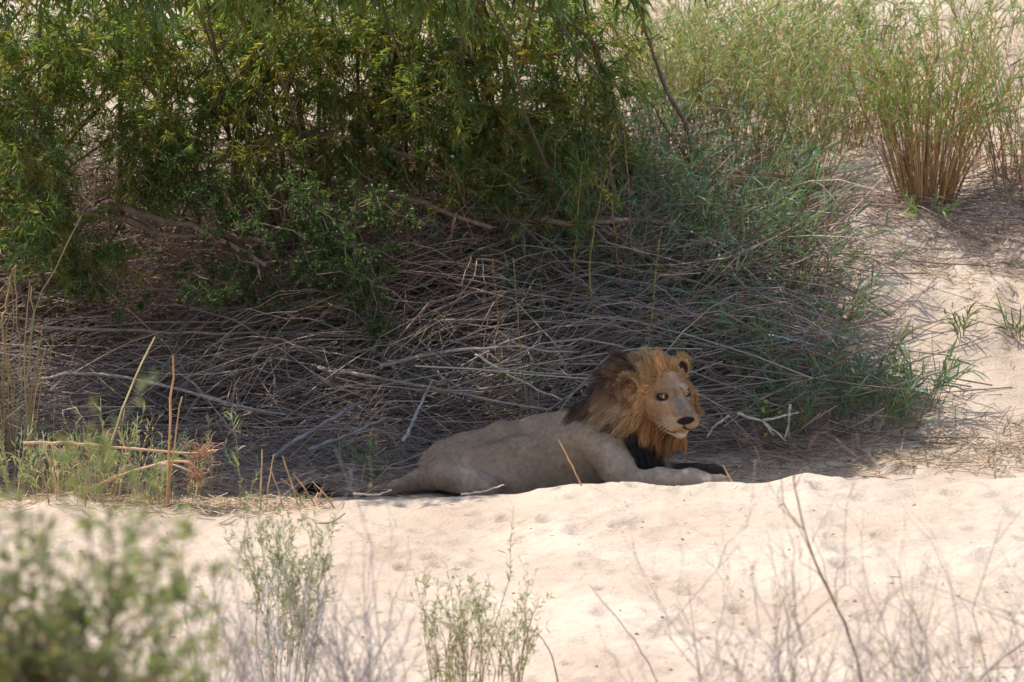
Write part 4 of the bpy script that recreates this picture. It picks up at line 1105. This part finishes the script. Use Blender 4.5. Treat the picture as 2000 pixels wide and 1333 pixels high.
# ------------------------------------------------------------------ sunlit seedlings and bent stems beside the tail
GY = -.62
def onsand(px, Y): 
    x = P(px, 980, Y)[0]; return np.array([x, Y, ground(x, Y)])
SEED = [(30, -.6, 190, 9), (185, -.75, 120, 9), (310, -.8, 90, 8), (110, -.7, 110, 9), (60, 1.0, 150, 5), (105, .4, 190, 6), (165, -.2, 170, 7), (205, -.5, 200, 9), (232, -.6, 210, 9), (262, -.5, 180, 8), (292, -.55, 150, 7), (380, -.3, 150, 6), (415, -.2, 170, 3), (130, -.4, 130, 8), (345, -.6, 110, 6), (80, -.5, 120, 7), (20, -.3, 170, 7)]
for i, (px, Y, h, n) in enumerate(SEED):
    reed_clump('reed_seedling', 'pale green leafy reed seedling among the dry bent stems on the sunlit sand', 'seedling', onsand(px, Y), n + 2, h / 350, .06, .065, .008, 12, .2, .4,
               stem_cols=[(.45, .34, .17), (.3, .3, .12)], leaf_cols=[(.26, .32, .16), (.34, .34, .19), (.2, .27, .13), (.4, .34, .2)], group='sunlit reed seedlings', seed=320 + i, stem_r=.003, upright=.9, droop=.1)
reed_clump('reed_seedling', 'single slender seedling with paired leaves between the bent stems and the stubs', 'seedling', onsand(470, -.8), 1, .60, .004, .085, .009, 15, .2, .05, stem_cols=[(.5, .36, .18)], leaf_cols=[(.3, .36, .16)], seed=341, stem_r=.0035, droop=.05)
STUB = [([(325, 1022), (330, 860), (338, 695)], .0085, (.52, .28, .12), 'tallest rusty-orange stalk standing among the seedlings'),
        ([(326, 1015), (340, 860), (356, 775)], .006, (.5, .3, .13), 'shorter rusty stalk leaning against the tallest orange one'),
        ([(205, 905), (250, 765), (303, 658)], .0065, (.5, .42, .2), 'long straw-yellow stalk slanting up into the shade'),
        ([(508, 1010), (510, 940), (512, 878)], .006, (.45, .33, .16), None), ([(518, 1008), (524, 950), (535, 888)], .005, (.45, .3, .15), None), ([(556, 1008), (545, 960), (527, 915)], .0055, (.45, .28, .14), None),
        ([(585, 1004), (575, 960), (552, 890)], .006, (.46, .3, .15), None), ([(600, 1004), (580, 960), (548, 935)], .0055, (.46, .24, .12), None), ([(622, 1003), (600, 960), (572, 925)], .006, (.48, .25, .12), None),
        ([(656, 998), (640, 972), (610, 940)], .005, (.5, .3, .15), None), ([(534, 1006), (537, 990)], .006, (.3, .17, .1), None)]
for i, (pts, rr, col, lab) in enumerate(STUB):
    stick('dry_stalk', lab or 'short rusty cut stalk stuck in the sand by the tip of the lion\'s tail', 'stalk', line(pts, -.85), rr, rr * .6, col, 'rusty stalks near the tail', M_DRY, 5, .004, seed=80 + i, K=9)
LFT = [([(6, 640), (15, 580), (28, 508)], 1.0, .013, (.42, .26, .12), 'thick orange-brown stalk leaning at the mouth of the hollow'), ([(38, 780), (34, 640), (31, 520)], .7, .006, (.4, .28, .15), 'thin tan stalk beside the thick orange-brown one'),
       ([(50, 800), (60, 660), (62, 560)], .7, .008, (.42, .28, .13), 'kinked tan stalk with a green leaf at the hollow'), ([(30, 830), (40, 760), (60, 655), (80, 560), (160, 420)], .8, .006, (.25, .27, .1), 'long green reed stalk slanting up across the dark willow')]
for i, (pts, Y, rr, col, lab) in enumerate(LFT):
    Y = G(*pts[0])[1] - .9
    lp = line(pts, Y); lp = [np.array([lp[0][0], Y, ground(lp[0][0], Y) - .02])] + lp
    stick('reed_stalk', lab, 'reed stalk', lp, rr, rr * .5, col, 'stalks at the hollow', M_DRY, 5, .008, seed=110 + i)
BENT = [([(45, 866), (120, 864), (200, 870), (300, 882), (370, 886), (425, 880)], -.75, .009, (.55, .36, .22), 'long nearly level dry stem bent over the seedlings'),
        ([(170, 957), (240, 925), (320, 903), (368, 900), (385, 915), (388, 950), (372, 990), (345, 1020)], -.8, .0085, (.56, .36, .22), 'dry stem arched in a hoop over the sand'),
        ([(310, 905), (345, 910), (375, 922), (390, 945)], -.82, .007, (.52, .36, .22), 'short dry stem curving inside the hoop'),
        ([(232, 842), (255, 905), (270, 940), (290, 985)], -.7, .007, (.5, .34, .2), 'dry stem slanting down through the seedlings'),
        ([(100, 870), (160, 910), (200, 945)], -.7, .006, (.5, .3, .2), 'dry reddish stem under the long level one')]
for i, (pts, Y, rr, col, lab) in enumerate(BENT):
    stick('bent_stem', lab, 'dry stem', line(pts, Y), rr, rr * .6, col, 'bent dry stems', M_DRY, 6, .0025, seed=120 + i, K=22)
reed_clump('dry_reed_bunch', 'tall dry golden stalks with few leaves at the dark mouth of the hollow', 'reeds', onsand(25, .5), 16, 1.15, .13, .12, .009, 4, .5, .12, stem_cols=[(.45, .30, .14), (.38, .24, .11)], leaf_cols=[(.25, .28, .12)], seed=350, stem_r=.006, droop=.08)
reed_clump('dry_reed_bunch', 'short straw-coloured stalks mixed with the seedlings by the level stem', 'reeds', onsand(150, -.72), 26, .42, .32, .06, .007, 4, .4, .3, stem_cols=[(.52, .38, .22), (.46, .30, .16)], leaf_cols=[(.36, .35, .18)], seed=351, stem_r=.0042, droop=.1)
# curly rootlets
r = np.random.default_rng(95)
for k, (cx, cy, lab) in enumerate([(400, 930, 'bunch of curly reddish rootlets hanging from the hoop'), (640, 985, 'curly rusty rootlets at the end of the cut stalks'), (405, 885, 'frayed reddish tuft at the tip of the level stem')]):
    b0 = P(cx - 12, cy, -.82)
    pth = []
    for j in range(34 if k != 1 else 14):
        p = b0 + r.normal(0, .015, 3); d = rdir(1, r)[0] * np.array([1, .5, .7]); pp = [p]
        for q_ in range(7):
            d = norm(d + r.normal(0, .55, 3)); p = p + d * .022; pp.append(p)
        pth.append(pp)
    pth = np.array(pth)
    V, F = tubes(pth, np.tile(np.linspace(.003, .0012, 8), (len(pth), 1)), 3)
    o = mk('rootlet_bunch', V, F, vary([(.45, .24, .13), (.35, .19, .11)], len(pth), 24, .25, r), M_DRY, loc=b0); o.location = b0
    tag(o, lab, 'rootlets')
# orange stalks right in front of the lion
for i, (pts, Y, lab) in enumerate([([(1136, 950), (1115, 905), (1090, 858)], -.72, 'thin orange stalk leaning before the lion\'s flank'), ([(1434, 948), (1424, 932), (1412, 908)], -.7, 'short orange stalk at the tip of the lion\'s forepaw')]):
    stick('dry_stalk', lab, 'stalk', line(pts, Y), .006, .0045, (.55, .33, .16), None, M_DRY, 5, .003, seed=140 + i, K=8)

# ------------------------------------------------------------------ shrubs on the near side, out of focus
def at(px, Y):
    x = P(px, 1300, Y)[0]; return np.array([x, Y, float(ground(x, Y))])
GREYT = [(.37, .32, .30), (.29, .25, .23), (.46, .41, .39)]
shrub('leafy_shrub', 'bushy olive-green shrub blurred on the near bank, tallest of the near plants', 'shrub', at(5, -20), 52, 1.30, .17, .2, 2, [6, 5], .007, [(.16, .11, .08), (.22, .16, .12)],
      dict(levels=[0, 1, 2], M=9, L=.046, W=.017, cols=[(.15, .20, .085), (.11, .155, .07), (.20, .235, .10), (.22, .19, .11)], along=.9), None, 401, .34, .8, .1)
shrub('leafy_shrub', 'lower bushy green shrub blurred at the foot of the tallest near one', 'shrub', at(140, -19), 40, .92, .2, .24, 2, [5, 5], .006, [(.2, .14, .1), (.28, .2, .15)],
      dict(levels=[0, 1, 2], M=8, L=.04, W=.015, cols=[(.17, .21, .10), (.13, .17, .08), (.24, .21, .12)], along=.9), None, 402, .34, .8, .1)
shrub('green_tipped_shrub', 'spiky green-tipped shrub rising from grey twigs on the sand', 'shrub', at(556, -6.2), 17, .78, .10, .22, 2, [6, 4], .0035, [(.33, .27, .16), (.26, .24, .13)],
      dict(levels=[1, 2], M=5, L=.036, W=.0055, cols=[(.15, .20, .09), (.2, .25, .12), (.13, .16, .08)], along=.9, t0=.3), None, 403, .3, .6, .25)
shrub('grey_twig_shrub', 'pale grey leafless twiggy shrub in front of the green-tipped one', 'shrub', at(590, -11), 60, .92, .26, .3, 2, [6, 4], .0055, GREYT,
      dict(levels=[2], M=2, L=.014, W=.008, cols=[(.3, .32, .14)], keep=.35), None, 404, .4, .7, .15)
shrub('grey_twig_shrub', 'sparse pale grey twigs between the blurred green shrub and the green-tipped one', 'shrub', at(385, -11), 9, 1.1, .12, .14, 2, [4, 3], .004, GREYT,
      dict(levels=[2], M=2, L=.016, W=.009, cols=[(.28, .34, .14)], keep=.5), None, 405, .35, .7, .15)
shrub('willow_shrublet', 'small red-stemmed green shrub standing alone on the sand below the lion', 'shrub', at(925, -6.6), 36, .46, .22, .22, 2, [3, 2], .0036, [(.34, .2, .12), (.28, .22, .12), (.38, .28, .17)],
      dict(levels=[1, 2], M=5, L=.036, W=.0055, cols=[(.17, .24, .10), (.13, .19, .08), (.22, .28, .13)], along=.8, t0=.35), None, 406, .4, .5, .25)
o = reed_clump('leaning_sprig', 'single tall leafy sprig leaning out of the small red-stemmed shrub', 'sprig', at(925, -6.55), 1, 1.16, .004, .055, .006, 44, .35, .02, lean=(.28, 0, 0), stem_cols=[(.2, .18, .08)], leaf_cols=[(.17, .24, .10), (.24, .3, .14)], seed=407, stem_r=.004, droop=.02, upright=.6)
o = thing('dry_shrub', 'pale dry shrub with one dark bent main branch and few yellow-green leaves', 'shrub', at(1700, -10))
stick('main_branch', None, None, [at(1700, -10), P(1690, 1333, -10), P(1660, 1240, -10), P(1610, 1140, -10), P(1572, 1045, -10), P(1550, 950, -10), P(1547, 905, -10)], .0085, .003, (.17, .12, .10), parent=o, sides=6, seed=150, wob=.003, twigs=9, K=20)
stick('side_branch', None, None, [at(1890, -10.2), P(1895, 1345, -10), P(1950, 1290, -10), P(2010, 1250, -10)], .008, .005, (.36, .29, .25), parent=o, sides=6, seed=151, wob=.004, twigs=3)
DRY = [(1330, -11.5, 11, .95, 'thin dry twigs nearest the small red-stemmed shrub'), (1460, -10.8, 15, 1.12, 'upright dry twigs with tiny yellow leaves beside the dark bent branch'), (1570, -11.6, 17, 1.0, 'dense pale dry twigs under the dark bent branch'),
       (1680, -10.6, 15, 1.0, 'dry twigs crossing the dark bent branch'), (1790, -11.2, 15, 1.1, 'upright dry twigs beside the pale thick branch'), (1900, -10.5, 16, 1.15, 'dry twigs rising behind the pale thick branch'), (1985, -11.5, 15, 1.2, 'tall dry twigs past the pale thick branch'), (1740, -12.5, 20, .85, 'low matted dry twigs below the upright ones')]
for i, (px, Y, n, H, lab) in enumerate(DRY):
    shrub('dry_shrub', lab + ', blurred', 'shrub', at(px, Y), int(n * .8), H, .2, .34, 2, [4, 3], .0042, [(.34, .27, .24), (.24, .18, .155), (.42, .36, .33)],
          dict(levels=[1, 2], M=2, L=.022, W=.013, cols=[(.34, .34, .10), (.27, .3, .10)], keep=.16), 'dry shrubs on the near sand', 420 + i, .42, .7, .1, wob=.085)
for i, (pts, Y, lab) in enumerate([([(1325, 1400), (1290, 1330), (1230, 1240), (1150, 1140)], -8, 'long thin dry stem leaning away from the small red-stemmed shrub'), ([(1092, 1380), (1085, 1300), (1065, 1250), (1035, 1228)], -6.6, 'thin stem drooping beside the small red-stemmed shrub')]):
    b = line(pts, Y); b[0][2] = ground(b[0][0], b[0][1])
    stick('dry_stalk', lab, 'stalk', b, .0045, .002, (.36, .27, .2), None, M_DRY, 4, .004, seed=160 + i)
